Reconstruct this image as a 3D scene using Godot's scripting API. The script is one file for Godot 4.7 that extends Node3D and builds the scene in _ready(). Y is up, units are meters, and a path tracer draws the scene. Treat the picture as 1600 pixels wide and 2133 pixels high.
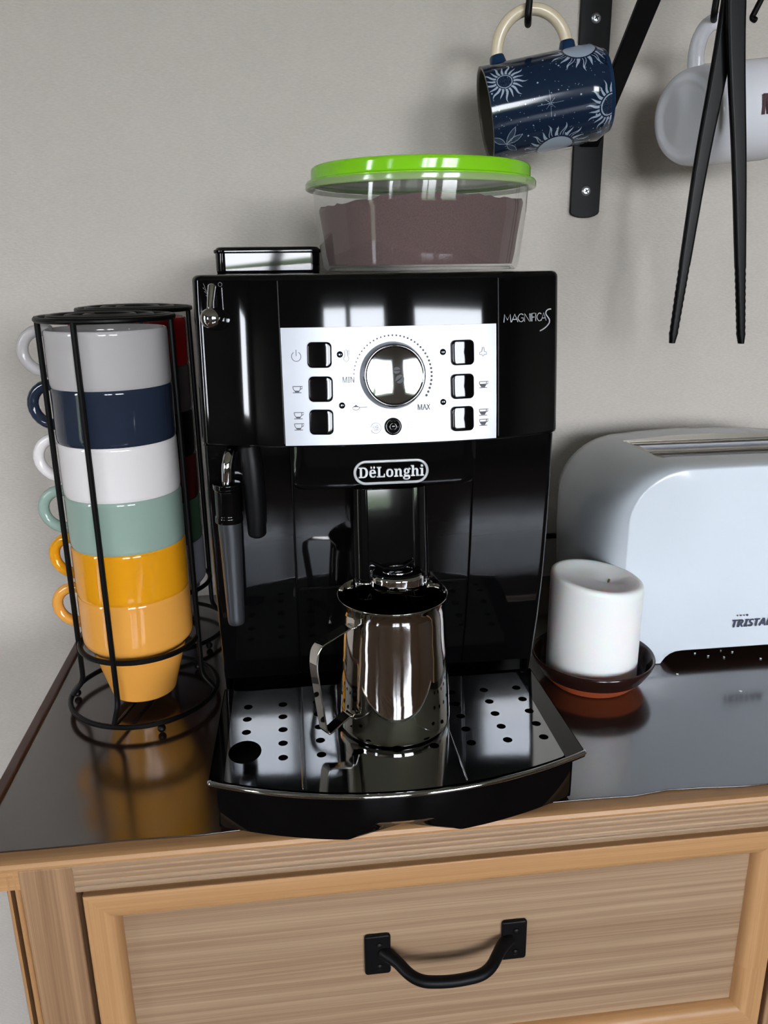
extends Node3D
# Counter coordinates: the worktop is y = 0, x to the right, z towards the viewer, metres.

const SAG := 0.0233
const HW := 0.119
const WALL_Z := -0.297
var M := {}
var used := {}

# ------------------------------------------------------------------ mesh building
class Shape:
	var v := PackedVector3Array()
	var uv := PackedVector2Array()

	func tri(a: Vector3, b: Vector3, c: Vector3, ua := Vector2.ZERO, ub := Vector2.ZERO, uc := Vector2.ZERO) -> void:
		if (b - a).cross(c - a).length_squared() < 1e-20:
			return
		v.append_array(PackedVector3Array([a, b, c]))
		uv.append_array(PackedVector2Array([ua, ub, uc]))

	func quad(a: Vector3, b: Vector3, c: Vector3, d: Vector3) -> void:
		tri(a, b, c)
		tri(a, c, d)

	func loft(loops: Array, cap0 := true, cap1 := true, closed := true) -> void:
		for i in loops.size() - 1:
			var p: PackedVector3Array = loops[i]
			var q: PackedVector3Array = loops[i + 1]
			var n := p.size()
			for j in (n if closed else n - 1):
				quad(p[j], p[(j + 1) % n], q[(j + 1) % n], q[j])
		if cap0:
			fan(loops[0], true)
		if cap1:
			fan(loops[loops.size() - 1], false)

	func fan(loop: PackedVector3Array, flip: bool) -> void:
		var c := Vector3.ZERO
		for p in loop:
			c += p
		c /= loop.size()
		for j in loop.size():
			var a := loop[j]
			var b := loop[(j + 1) % loop.size()]
			if flip:
				tri(c, b, a)
			else:
				tri(c, a, b)

	func cap_poly(loop: PackedVector3Array, flat: PackedVector2Array, flip: bool) -> void:
		var t := Geometry2D.triangulate_polygon(flat)
		for k in range(0, t.size(), 3):
			var a := loop[t[k]]
			var b := loop[t[k + 1]]
			var c := loop[t[k + 2]]
			var pa := flat[t[k]]
			var s := (flat[t[k + 1]] - pa).cross(flat[t[k + 2]] - pa)
			if (s < 0.0) != flip:
				tri(a, c, b)
			else:
				tri(a, b, c)

	func add(o: Shape, x := Transform3D.IDENTITY) -> Shape:
		for p in o.v:
			v.append(x * p)
		uv.append_array(o.uv)
		return self

	func mesh(crease := 35.0) -> ArrayMesh:
		var n := v.size() / 3
		var fn := PackedVector3Array()
		fn.resize(n)
		var at := {}
		var keys: Array[Vector3i] = []
		keys.resize(v.size())
		for f in n:
			fn[f] = (v[f * 3 + 1] - v[f * 3]).cross(v[f * 3 + 2] - v[f * 3])
			for k in 3:
				var key := Vector3i((v[f * 3 + k] * 100000.0).round())
				keys[f * 3 + k] = key
				if at.has(key):
					at[key].append(f)
				else:
					at[key] = [f]
		var cosc := cos(deg_to_rad(crease))
		var unit := PackedVector3Array()
		unit.resize(n)
		for f in n:
			unit[f] = fn[f].normalized()
		var ov := PackedVector3Array()
		var on := PackedVector3Array()
		var ou := PackedVector2Array()
		for f in n:
			for k in [0, 2, 1]:
				var i: int = f * 3 + k
				var s := Vector3.ZERO
				for g in at[keys[i]]:
					if unit[g].dot(unit[f]) > cosc:
						s += fn[g]
				ov.append(v[i])
				on.append(s.normalized() if s.length_squared() > 0.0 else unit[f])
				ou.append(uv[i])
		var arrays := []
		arrays.resize(Mesh.ARRAY_MAX)
		arrays[Mesh.ARRAY_VERTEX] = ov
		arrays[Mesh.ARRAY_NORMAL] = on
		arrays[Mesh.ARRAY_TEX_UV] = ou
		var m := ArrayMesh.new()
		m.add_surface_from_arrays(Mesh.PRIMITIVE_TRIANGLES, arrays)
		return m


func V2(list: Array) -> PackedVector2Array:
	var p := PackedVector2Array()
	for i in range(0, list.size(), 2):
		p.append(Vector2(list[i], list[i + 1]))
	return p


func lathe(profile: PackedVector2Array, seg := 64, squash := 1.0) -> Shape:
	var s := Shape.new()
	var rows := []
	for p in profile:
		var row := PackedVector3Array()
		for j in seg:
			var a := TAU * j / seg
			row.append(Vector3(p.x * cos(a), p.y, -p.x * sin(a) * squash))
		rows.append(row)
	s.loft(rows, false, false)
	return s


# rounds the corners of a profile so that edges catch the light
func soft(profile: PackedVector2Array, r: float, steps := 4) -> PackedVector2Array:
	var out := PackedVector2Array([profile[0]])
	for i in range(1, profile.size() - 1):
		var p := profile[i]
		var a := profile[i - 1] - p
		var b := profile[i + 1] - p
		var d := minf(r, minf(a.length(), b.length()) * 0.48)
		var pa := p + a.normalized() * d
		var pb := p + b.normalized() * d
		for k in steps + 1:
			var t := float(k) / steps
			out.append(pa.lerp(p, t).lerp(p.lerp(pb, t), t))
	out.append(profile[profile.size() - 1])
	return out


func soft3(path: Array, r: float, steps := 6) -> PackedVector3Array:
	var out := PackedVector3Array([path[0]])
	for i in range(1, path.size() - 1):
		var p: Vector3 = path[i]
		var a: Vector3 = path[i - 1] - p
		var b: Vector3 = path[i + 1] - p
		var d := minf(r, minf(a.length(), b.length()) * 0.48)
		for k in steps + 1:
			var t := float(k) / steps
			out.append((p + a.normalized() * d).lerp(p, t).lerp(p.lerp(p + b.normalized() * d, t), t))
	out.append(path[path.size() - 1])
	return out


func tube(path: PackedVector3Array, radii: Array, seg := 12, closed := false, flat := 1.0, side := Vector3.ZERO) -> Shape:
	var s := Shape.new()
	var n := path.size()
	var rows := []
	var t0 := (path[1] - path[0]).normalized()
	var up := side if side != Vector3.ZERO else (Vector3.UP if absf(t0.y) < 0.9 else Vector3.RIGHT)
	var nn := (up - t0 * up.dot(t0)).normalized()
	for i in n:
		var prev := path[(i - 1 + n) % n] if closed or i > 0 else path[0]
		var next := path[(i + 1) % n] if closed or i < n - 1 else path[n - 1]
		var t := (next - prev).normalized()
		nn = (nn - t * nn.dot(t)).normalized()
		var b := t.cross(nn)
		var r: float = radii[0] if radii.size() == 1 else lerpf(radii[int(float(i) / (n - 1) * (radii.size() - 1))], radii[mini(int(float(i) / (n - 1) * (radii.size() - 1)) + 1, radii.size() - 1)], fposmod(float(i) / (n - 1) * (radii.size() - 1), 1.0))
		if not closed and i == 0:
			for k in [0.15, 0.5, 0.8]:
				rows.append(ring(path[0] - t * r * 0.6 * (1.0 - k), nn, b, r * sqrt(1.0 - (1.0 - k) * (1.0 - k)), seg, flat))
		rows.append(ring(path[i], nn, b, r, seg, flat))
		if not closed and i == n - 1:
			for k in [0.8, 0.5, 0.15]:
				rows.append(ring(path[i] + t * r * 0.6 * (1.0 - k), nn, b, r * sqrt(1.0 - (1.0 - k) * (1.0 - k)), seg, flat))
	if closed:
		rows.append(rows[0])
	s.loft(rows, not closed, not closed)
	return s


func ring(c: Vector3, a: Vector3, b: Vector3, r: float, seg: int, flat := 1.0) -> PackedVector3Array:
	var p := PackedVector3Array()
	for j in seg:
		var w := TAU * j / seg
		p.append(c + a * r * cos(w) + b * r * flat * sin(w))
	return p


func circle(c: Vector3, r: float, seg := 64, a0 := 0.0, a1 := TAU) -> PackedVector3Array:
	var p := PackedVector3Array()
	var whole := is_equal_approx(a1 - a0, TAU)
	for j in (seg if whole else seg + 1):
		var w := a0 + (a1 - a0) * j / seg
		p.append(c + Vector3(cos(w), 0, sin(w)) * r)
	return p


func rrect(w: float, h: float, r: float, seg := 5) -> PackedVector2Array:
	var p := PackedVector2Array()
	for q in 4:
		var c := Vector2((w / 2 - r) * (1 if q == 0 or q == 3 else -1), (h / 2 - r) * (1 if q < 2 else -1))
		for k in seg + 1:
			var a := PI / 2 * (q + float(k) / seg)
			p.append(c + Vector2(cos(a), sin(a)) * r)
	return p


func inset(p: PackedVector2Array, d: float) -> PackedVector2Array:
	var o := PackedVector2Array()
	var n := p.size()
	for i in n:
		var e0 := (p[i] - p[(i - 1 + n) % n]).normalized()
		var e1 := (p[(i + 1) % n] - p[i]).normalized()
		var n0 := Vector2(-e0.y, e0.x)
		var n1 := Vector2(-e1.y, e1.x)
		var m := (n0 + n1).normalized()
		o.append(p[i] + m * d / maxf(m.dot(n0), 0.4))
	return o


# polygon (counter-clockwise in x, y) pushed from z0 to z1 with rounded rims
func prism(poly: PackedVector2Array, z0: float, z1: float, bevel := 0.0, back_bevel := true) -> Shape:
	var s := Shape.new()
	var steps := [] if bevel <= 0.0 else [0.0, 0.34, 0.67, 1.0]
	var loops := []
	var flats := []
	if bevel > 0.0 and back_bevel:
		for k in steps:
			flats.append([inset(poly, bevel * (1.0 - sin(k * PI / 2))), z0 + bevel * (1.0 - cos(k * PI / 2))])
	else:
		flats.append([poly, z0])
	if bevel > 0.0:
		for k in steps:
			flats.append([inset(poly, bevel * (1.0 - cos(k * PI / 2))), z1 - bevel * (1.0 - sin(k * PI / 2))])
	else:
		flats.append([poly, z1])
	for f in flats:
		var l := PackedVector3Array()
		for p in f[0]:
			l.append(Vector3(p.x, p.y, f[1]))
		loops.append(l)
	s.loft(loops, false, false)
	s.cap_poly(loops[0], flats[0][0], true)
	s.cap_poly(loops[loops.size() - 1], flats[flats.size() - 1][0], false)
	return s


func box(lo: Vector3, hi: Vector3, bevel := 0.001) -> Shape:
	var c := (lo + hi) / 2
	var b := minf(bevel, minf(hi.x - lo.x, minf(hi.y - lo.y, hi.z - lo.z)) * 0.35)
	return moved(prism(rrect(hi.x - lo.x, hi.y - lo.y, maxf(b * 1.35, 0.00005), 3), lo.z, hi.z, b), Vector3(c.x, c.y, 0))


func moved(s: Shape, d: Vector3, basis := Basis.IDENTITY) -> Shape:
	return Shape.new().add(s, Transform3D(basis, d))


func ribbon(points: PackedVector2Array, w: float, closed: bool, map: Callable) -> Shape:
	var s := Shape.new()
	var n := points.size()
	var a := []
	var b := []
	for i in n:
		var prev := points[(i - 1 + n) % n] if closed or i > 0 else points[0]
		var next := points[(i + 1) % n] if closed or i < n - 1 else points[n - 1]
		var t := (next - prev).normalized()
		var m := Vector2(-t.y, t.x) * w / 2
		a.append(map.call(points[i] + m))
		b.append(map.call(points[i] - m))
	for i in (n if closed else n - 1):
		s.quad(b[i], b[(i + 1) % n], a[(i + 1) % n], a[i])
	return s


func arc2(c: Vector2, r: float, a0: float, a1: float, n := 16, sq := 1.0) -> PackedVector2Array:
	var p := PackedVector2Array()
	for i in n + 1:
		var a := deg_to_rad(lerpf(a0, a1, float(i) / n))
		p.append(c + Vector2(cos(a), sin(a) * sq) * r)
	return p


func patch(points: PackedVector2Array, map: Callable) -> Shape:
	var s := Shape.new()
	var t := Geometry2D.triangulate_polygon(points)
	for k in range(0, t.size(), 3):
		var a := points[t[k]]
		var b := points[t[k + 1]]
		var c := points[t[k + 2]]
		if (b - a).cross(c - a) < 0:
			s.tri(map.call(a), map.call(c), map.call(b))
		else:
			s.tri(map.call(a), map.call(b), map.call(c))
	return s


# ------------------------------------------------------------------ scene tree
func numbered(n: String) -> String:
	if not used.has(n):
		used[n] = 0
		return n
	used[n] += 1
	return "%s_%03d" % [n, used[n]]


func thing(called: String, label: String, category: String, at := Vector3.ZERO, group := "") -> Node3D:
	var o := Node3D.new()
	o.name = numbered(called)
	add_child(o, true)
	o.position = at
	return tag(o, label, category, group)


func tag(o: Node3D, label: String, category: String, group := "") -> Node3D:
	o.set_meta("label", label)
	o.set_meta("category", category)
	if group:
		o.set_meta("group", group)
	return o


func obj(called: String, s: Shape, m: Material, parent: Node = self, crease := 35.0) -> MeshInstance3D:
	return put(called, s.mesh(crease), m, parent)


func put(called: String, mesh: Mesh, m: Material, parent: Node = self) -> MeshInstance3D:
	var o := MeshInstance3D.new()
	if parent == self:
		o.name = numbered(called)
	else:
		var k := 0
		var nm := called
		while parent.has_node(NodePath(nm)):
			k += 1
			nm = "%s_%03d" % [called, k]
		o.name = nm
	o.mesh = mesh
	o.material_override = m
	o.cast_shadow = GeometryInstance3D.SHADOW_CASTING_SETTING_ON
	parent.add_child(o, true)
	return o


func struct(called: String, s: Shape, m: Material, parent: Node = self) -> MeshInstance3D:
	var o := obj(called, s, m, parent)
	if parent == self:
		o.set_meta("kind", "structure")
	return o


func mat(c: Color, rough := 0.4, metal := 0.0, spec := 0.5) -> StandardMaterial3D:
	var m := StandardMaterial3D.new()
	m.albedo_color = c
	m.roughness = rough
	m.metallic = metal
	m.metallic_specular = spec
	return m


func c8(r: int, g: int, b: int) -> Color:
	return Color8(r, g, b)


func letters(text: String, size: float, depth: float, font: String, bold := false) -> TextMesh:
	var t := TextMesh.new()
	var f := SystemFont.new()
	f.font_names = PackedStringArray([font])
	f.font_weight = 700 if bold else 400
	t.font = f
	t.text = text
	t.font_size = 48
	t.pixel_size = size / 48.0
	t.depth = depth
	t.curve_step = 1.0
	t.horizontal_alignment = HORIZONTAL_ALIGNMENT_CENTER
	t.vertical_alignment = VERTICAL_ALIGNMENT_CENTER
	return t


# ------------------------------------------------------------------ materials
func noise(freq: float, seed_: int, oct := 4) -> FastNoiseLite:
	var n := FastNoiseLite.new()
	n.seed = seed_
	n.frequency = freq
	n.fractal_octaves = oct
	return n


func image_texture(im: Image) -> ImageTexture:
	return ImageTexture.create_from_image(im)


# wood whose grain runs along the image's x
func wood(base: Color, dark: Color, seed_: int, lines: float, contrast: float) -> ImageTexture:
	var w := 512
	var h := 512
	var im := Image.create(w, h, false, Image.FORMAT_RGB8)
	var n1 := noise(0.01, seed_)
	var n2 := noise(0.05, seed_ + 1)
	for y in h:
		for x in w:
			var bend := n1.get_noise_2d(x * 0.12, y * 0.5) * 9.0
			var g := n2.get_noise_2d(x * 0.02, (y + bend) * lines)
			var fine := n2.get_noise_2d(x * 0.10 + 900.0, (y + bend) * 7.0)
			var t := clampf(0.5 + g * contrast + fine * 0.45, 0.0, 1.0)
			im.set_pixel(x, y, dark.lerp(base, t))
	return image_texture(im)


func make_materials() -> void:
	# wallpaper: woven vinyl with short horizontal threads
	var wp := Image.create(512, 512, false, Image.FORMAT_RGB8)
	var wh := Image.create(512, 512, false, Image.FORMAT_L8)
	var na := noise(0.02, 3)
	var nb := noise(0.12, 4)
	for y in 512:
		for x in 512:
			var thread := absf(sin(y * PI / 8.0)) * 0.5 + 0.5 * absf(sin((x + (8 if (y / 8) % 2 else 0)) * PI / 16.0))
			var k := nb.get_noise_2d(x * 0.5, y * 2.2)
			var big := na.get_noise_2d(x, y)
			var h := clampf(0.5 + 0.28 * (thread - 0.5) + 0.5 * k, 0.0, 1.0)
			wh.set_pixel(x, y, Color(h, h, h))
			var t := 0.975 + 0.035 * k + 0.008 * big
			wp.set_pixel(x, y, Color(0.782 * t, 0.752 * t, 0.716 * t))
	var wall := mat(Color.WHITE, 0.75)
	wall.albedo_texture = image_texture(wp)
	wall.heightmap_enabled = true
	wall.heightmap_texture = image_texture(wh)
	wall.heightmap_scale = 0.03
	wall.uv1_triplanar = true
	wall.uv1_world_triplanar = true
	wall.uv1_scale = Vector3(5, 5, 5)
	M.wall = wall
	M.room_wall = mat(c8(126, 119, 110), 0.8)
	M.ceiling = mat(c8(190, 187, 180), 0.9)
	var fl := mat(Color.WHITE, 0.13, 0.0, 0.42)
	fl.albedo_texture = wood(c8(78, 60, 46), c8(52, 39, 30), 31, 0.5, 0.6)
	fl.uv1_triplanar = true
	fl.uv1_world_triplanar = true
	M.floor = fl
	for k in [["pine", c8(196, 152, 106), c8(166, 120, 76), 11, 0.7, 0.4], ["oak", c8(172, 145, 116), c8(138, 108, 82), 21, 1.3, 0.7], ["stile", c8(170, 134, 100), c8(124, 92, 66), 41, 1.2, 0.7]]:
		var m := mat(Color.WHITE, 0.45)
		m.albedo_texture = wood(k[1], k[2], k[3], k[4], k[5])
		m.uv1_triplanar = true
		m.uv1_scale = Vector3(1.3, 4.2, 4.2)
		m.uv1_offset = Vector3(0.37, 0.21, 0.13)
		M[k[0]] = m
	M.dark_edge = mat(c8(74, 44, 34), 0.35)
	M.shadow_gap = mat(c8(28, 20, 16), 0.8)
	# dark brown glossy cover
	var cv := Image.create(256, 256, false, Image.FORMAT_RGB8)
	var nc := noise(0.012, 8)
	for y in 256:
		for x in 256:
			var t := 0.5 + 0.6 * nc.get_noise_2d(x, y * 2.0)
			cv.set_pixel(x, y, c8(40, 26, 21).lerp(c8(54, 37, 31), clampf(t, 0, 1)))
	var cover := mat(Color.WHITE, 0.16, 0.0, 0.72)
	cover.clearcoat_enabled = true
	cover.clearcoat = 1.0
	cover.clearcoat_roughness = 0.14
	cover.albedo_texture = image_texture(cv)
	cover.uv1_triplanar = true
	cover.uv1_scale = Vector3(3, 3, 3)
	M.cover = cover
	M.gloss_black = mat(c8(6, 6, 7), 0.05)
	M.satin_black = mat(c8(7, 7, 8), 0.35, 0.0, 0.28)
	M.matt_black = mat(c8(10, 10, 11), 0.42, 0.0, 0.3)
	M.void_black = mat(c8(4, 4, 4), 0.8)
	M.silver_panel = mat(c8(178, 180, 186), 0.42, 0.7)
	M.chrome = mat(c8(226, 226, 228), 0.04, 1.0)
	M.plate = mat(c8(176, 178, 182), 0.07, 1.0)
	M.steel = mat(c8(216, 212, 206), 0.035, 1.0)
	M.tube_steel = mat(c8(96, 98, 102), 0.3, 0.8)
	M.print_grey = mat(c8(84, 84, 90), 0.6)
	M.print_pale = mat(c8(126, 127, 132), 0.6)
	M.print_dark = mat(c8(60, 60, 66), 0.5)
	M.badge_silver = mat(c8(225, 226, 228), 0.32, 0.35)
	M.logo = mat(c8(200, 204, 206), 0.35, 0.3)
	M.wire = mat(c8(8, 7, 7), 0.4, 0.0, 0.3)
	M.iron = mat(c8(11, 10, 11), 0.45, 0.0, 0.28)
	M.zinc = mat(c8(196, 200, 204), 0.28, 0.9)
	M.lime = mat(c8(136, 208, 34), 0.1)
	M.white_plastic = mat(c8(218, 225, 232), 0.09)
	M.grey_white = mat(c8(212, 214, 218), 0.3)
	M.slot_metal = mat(c8(158, 152, 142), 0.32, 0.85)
	M.slot_shine = mat(c8(206, 208, 216), 0.5, 0.25)
	M.navy_text = mat(c8(50, 56, 80), 0.5)
	var wax := mat(c8(250, 249, 247), 0.42)
	wax.subsurf_scatter_enabled = true
	wax.subsurf_scatter_strength = 0.25
	M.wax = wax
	M.glaze = mat(c8(40, 22, 18), 0.12)
	M.terracotta = mat(c8(176, 84, 48), 0.3)
	M.wick = mat(c8(120, 100, 70), 0.9)
	var tub := StandardMaterial3D.new()
	tub.transparency = BaseMaterial3D.TRANSPARENCY_ALPHA
	tub.albedo_color = Color(0.94, 0.95, 0.93, 0.05)
	tub.roughness = 0.06
	M.tub = tub
	var flange := StandardMaterial3D.new()
	flange.transparency = BaseMaterial3D.TRANSPARENCY_ALPHA
	flange.albedo_color = Color(0.78, 0.9, 0.6, 0.42)
	flange.roughness = 0.12
	M.tub_rim = flange
	var cof := Image.create(256, 256, false, Image.FORMAT_RGB8)
	var nf := noise(0.4, 12, 3)
	for y in 256:
		for x in 256:
			var t := 0.5 + 0.7 * nf.get_noise_2d(x, y)
			cof.set_pixel(x, y, c8(66, 42, 42).lerp(c8(104, 72, 70), clampf(t, 0, 1)))
	var coffee := mat(Color.WHITE, 0.95)
	coffee.albedo_texture = image_texture(cof)
	coffee.uv1_triplanar = true
	coffee.uv1_scale = Vector3(9, 9, 9)
	M.coffee = coffee
	M.mug_white = mat(c8(236, 236, 242), 0.16)
	M.mug_cream = mat(c8(222, 206, 178), 0.2)
	M.mug_navy = mat(c8(22, 44, 74), 0.1)
	M.mug_inside = mat(c8(86, 80, 74), 0.3)
	var pane := StandardMaterial3D.new()
	pane.transparency = BaseMaterial3D.TRANSPARENCY_ALPHA
	pane.albedo_color = Color(1, 1, 1, 0.03)
	pane.roughness = 0.02
	M.pane = pane
	M.frame_white = mat(c8(232, 232, 230), 0.35)
	var pr := mat(Color.WHITE, 0.1)
	pr.albedo_texture = image_texture(mug_print())
	M.mug_print = pr


func sun_motif(im: Image, cx: float, cy: float, r0: float, r1: float, n: int, hollow: bool, ink: Color) -> void:
	var w := im.get_width()
	var h := im.get_height()
	for y in range(maxi(0, int(cy - r1)), mini(h, int(cy + r1) + 1)):
		for x in range(int(cx - r1), int(cx + r1) + 1):
			var d := Vector2(x - cx, y - cy)
			var r := d.length()
			var on := false
			if r < r0:
				on = not hollow or r > r0 * 0.88 or (sin(d.x * 1.1) * sin(d.y * 1.3) > 0.86)
			elif r < r1 and r > r0 * 1.12:
				var t := (r - r0) / (r1 - r0)
				var a := d.angle() / TAU * n + 0.16 * sin(t * 6.5) * (1.0 if int(floor(d.angle() / TAU * n + 0.5)) % 2 else 0.7)
				var odd := int(floor(a + 0.5)) % 2 != 0
				var f := absf(a - floor(a + 0.5))
				var wid := 0.40 * (1.0 - t / (1.0 if odd else 0.78))
				on = f < wid and (hollow or f > wid - 0.13 or not odd)
			if on:
				im.set_pixel(posmod(x, w), y, ink)


func mug_print() -> Image:
	var w := 1024
	var h := 400
	var navy := c8(21, 35, 56)
	var ink := c8(158, 170, 186)
	var im := Image.create(w, h, false, Image.FORMAT_RGB8)
	im.fill(navy)
	var rng := RandomNumberGenerator.new()
	rng.seed = 5
	for i in 420:
		var p := Vector2i(rng.randi_range(0, w - 1), rng.randi_range(8, h - 9))
		var r := 1 if rng.randf() < 0.75 else rng.randi_range(2, 3)
		for dy in range(-r, r + 1):
			for dx in range(-r, r + 1):
				if dx * dx + dy * dy <= r * r:
					im.set_pixel(posmod(p.x + dx, w), p.y + dy, ink)
	var k := w / 360.0
	for s in [[28, 0.14, 26, 76, 18, true], [58, 0.80, 52, 112, 22, false], [-74, 0.53, 60, 118, 24, false], [-26, 0.99, 40, 92, 22, true], [150, 0.4, 56, 110, 22, false], [205, 0.8, 30, 80, 18, true], [250, 0.2, 36, 84, 20, false]]:
		sun_motif(im, fposmod(s[0] * k, w), s[1] * h, s[2], s[3], s[4], s[5], ink)
	# eight-rayed star and a dragonfly
	for s in [[-9, 0.48, 44, 8], [70, 0.42, 22, 8], [-60, 0.9, 24, 8]]:
		for a in s[3]:
			for r in range(2, s[2] if a % 2 == 0 else s[2] / 2):
				var q := Vector2(fposmod(s[0] * k, w), s[1] * h) + Vector2.from_angle(TAU * a / s[3]) * r
				im.set_pixel(posmod(int(q.x), w), clampi(int(q.y), 0, h - 1), ink)
				if r < 12:
					im.set_pixel(posmod(int(q.x) + 1, w), clampi(int(q.y), 0, h - 1), ink)
	for wing in [[0.5, 70], [1.1, 64], [2.4, 56], [-0.9, 60]]:
		for r in wing[1]:
			for o in range(-11, 12):
				var wd: float = 11.0 * sin(PI * r / wing[1])
				if absf(o) < wd and (absf(o) > wd - 2.2 or (r * 3 + o * 5) % 7 == 0):
					var q: Vector2 = Vector2(fposmod(-48 * k, w), 0.10 * h) + Vector2.from_angle(wing[0]) * r + Vector2.from_angle(wing[0] + PI / 2) * o
					if q.y >= 0 and q.y < h:
						im.set_pixel(posmod(int(q.x), w), int(q.y), ink)
	return im


# ------------------------------------------------------------------ the front of the coffee machine
func front_y(y: float) -> float:
	var u := y - 0.232
	return 0.0125 - (0.10 * u + 0.2347 * u * u)


# how far the front stands out at x: nearly flat in the middle, bent back towards the sides
func bulge(x: float) -> float:
	var a := absf(x)
	if a < 0.065:
		return SAG - a * a
	var d := a - 0.065
	return SAG - 0.0042 - 0.13 * d - 4.15 * d * d


func facing(x: float) -> float:
	var a := absf(x)
	return atan(2.0 * a if a < 0.065 else 0.13 + 8.3 * (a - 0.065)) * signf(x)


func front(x: float, y: float, off := 0.0) -> Vector3:
	return Vector3(x, y, front_y(y) + bulge(x) + off)


func lower_z(y: float) -> float:
	var pts := [0.0, -0.03, 0.043, -0.017, 0.083, -0.006, 0.12, 0.001, 0.16, 0.0055, 0.195, 0.0075, 0.24, 0.008]
	for i in range(0, pts.size() - 2, 2):
		if y <= pts[i + 2]:
			var t: float = (y - pts[i]) / (pts[i + 2] - pts[i])
			return lerpf(pts[i + 1], pts[i + 3], t)
	return 0.008


func upper_loop(y: float, ins: float) -> PackedVector3Array:
	# counter-clockwise seen from above
	var p := PackedVector3Array()
	var hw := HW - ins
	var r := 0.007
	var zb := -0.285 + ins
	p.append(Vector3(hw, y, zb))
	p.append(Vector3(-hw, y, zb))
	var zc := front(hw - r, y).z - ins
	for k in range(0, 7):
		var a := PI - PI / 2 * k / 6.0
		p.append(Vector3(-hw + r + r * cos(a), y, zc - r + r * sin(a)))
	for k in range(1, 40):
		var x := lerpf(-hw + r, hw - r, k / 40.0)
		p.append(Vector3(x, y, front(x, y).z - ins))
	for k in range(0, 7):
		var a := PI / 2 - PI / 2 * k / 6.0
		p.append(Vector3(hw - r + r * cos(a), y, zc - r + r * sin(a)))
	return p


func slab(x0: float, x1: float, y0: float, y1: float, r0: float, r1: float, depth: float, off: float) -> Shape:
	var s := Shape.new()
	var loops := []
	var n := maxi(2, int((y1 - y0) / 0.008))
	var e := 0.0008
	var ys := [[y0, e], [y0 + e, 0.0]]
	for i in range(1, n):
		ys.append([lerpf(y0, y1, float(i) / n), 0.0])
	ys.append_array([[y1 - e, 0.0], [y1, e]])
	for q in ys:
		var z: float = lower_z(q[0]) + off - q[1]
		var p := PackedVector3Array()
		p.append(Vector3(x1 - q[1], q[0], z - depth))
		p.append(Vector3(x0 + q[1], q[0], z - depth))
		for k in 5:
			var a := PI - PI / 2 * k / 4.0
			p.append(Vector3(x0 + q[1] + r0 + r0 * cos(a), q[0], z - r0 + r0 * sin(a)))
		for k in 5:
			var a := PI / 2 - PI / 2 * k / 4.0
			p.append(Vector3(x1 - q[1] - r1 + r1 * cos(a), q[0], z - r1 + r1 * sin(a)))
		loops.append(p)
	s.loft(loops)
	return s


func pillow(w: float, h: float, r: float) -> Shape:
	var s := Shape.new()
	var corners := rrect(w, h, r, 6)
	var base := PackedVector2Array()
	for k in corners.size():
		var a := corners[k]
		var b := corners[(k + 1) % corners.size()]
		var n := maxi(1, int(a.distance_to(b) / 0.0009))
		for m in n:
			base.append(a.lerp(b, float(m) / n))
	var loops := []
	for q in [[1.0, -0.002], [1.0, 0.0014], [0.975, 0.0019], [0.93, 0.0022], [0.86, 0.0023], [0.7, 0.0023], [0.5, 0.0023], [0.25, 0.0023], [0.06, 0.0023]]:
		var l := PackedVector3Array()
		for p in base:
			var x: float = p.x * q[0]
			l.append(Vector3(x, p.y * q[0], q[1] + 0.0005 * (1.0 - pow(x / w * 2.0, 2))))
		loops.append(l)
	s.loft(loops)
	return s


func pm(off: float) -> Callable:
	return func(p: Vector2) -> Vector3: return front(p.x, p.y, off)


func tray_outline(ins: float, drop: float) -> PackedVector2Array:
	# x and z of the drip tray, counter-clockwise seen from above (z is passed as -z)
	var p := PackedVector2Array()
	var pts := PackedVector2Array([Vector2(-0.119, 0.006)])
	for k in 73:
		var x := lerpf(-0.1215, 0.1165, k / 72.0)
		var u := (x + 0.0025) / 0.119
		pts.append(Vector2(x, -(0.137 - drop - 0.0275 * u * u)))
	pts.append(Vector2(0.1145, 0.006))
	pts = soft(pts, 0.006, 4)
	for q in pts:
		p.append(q)
	return inset(p, ins)


func tray_loop(ins: float, drop: float, y: float) -> PackedVector3Array:
	var l := PackedVector3Array()
	for q in tray_outline(ins, drop):
		l.append(Vector3(q.x, y, -q.y))
	return l


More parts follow.
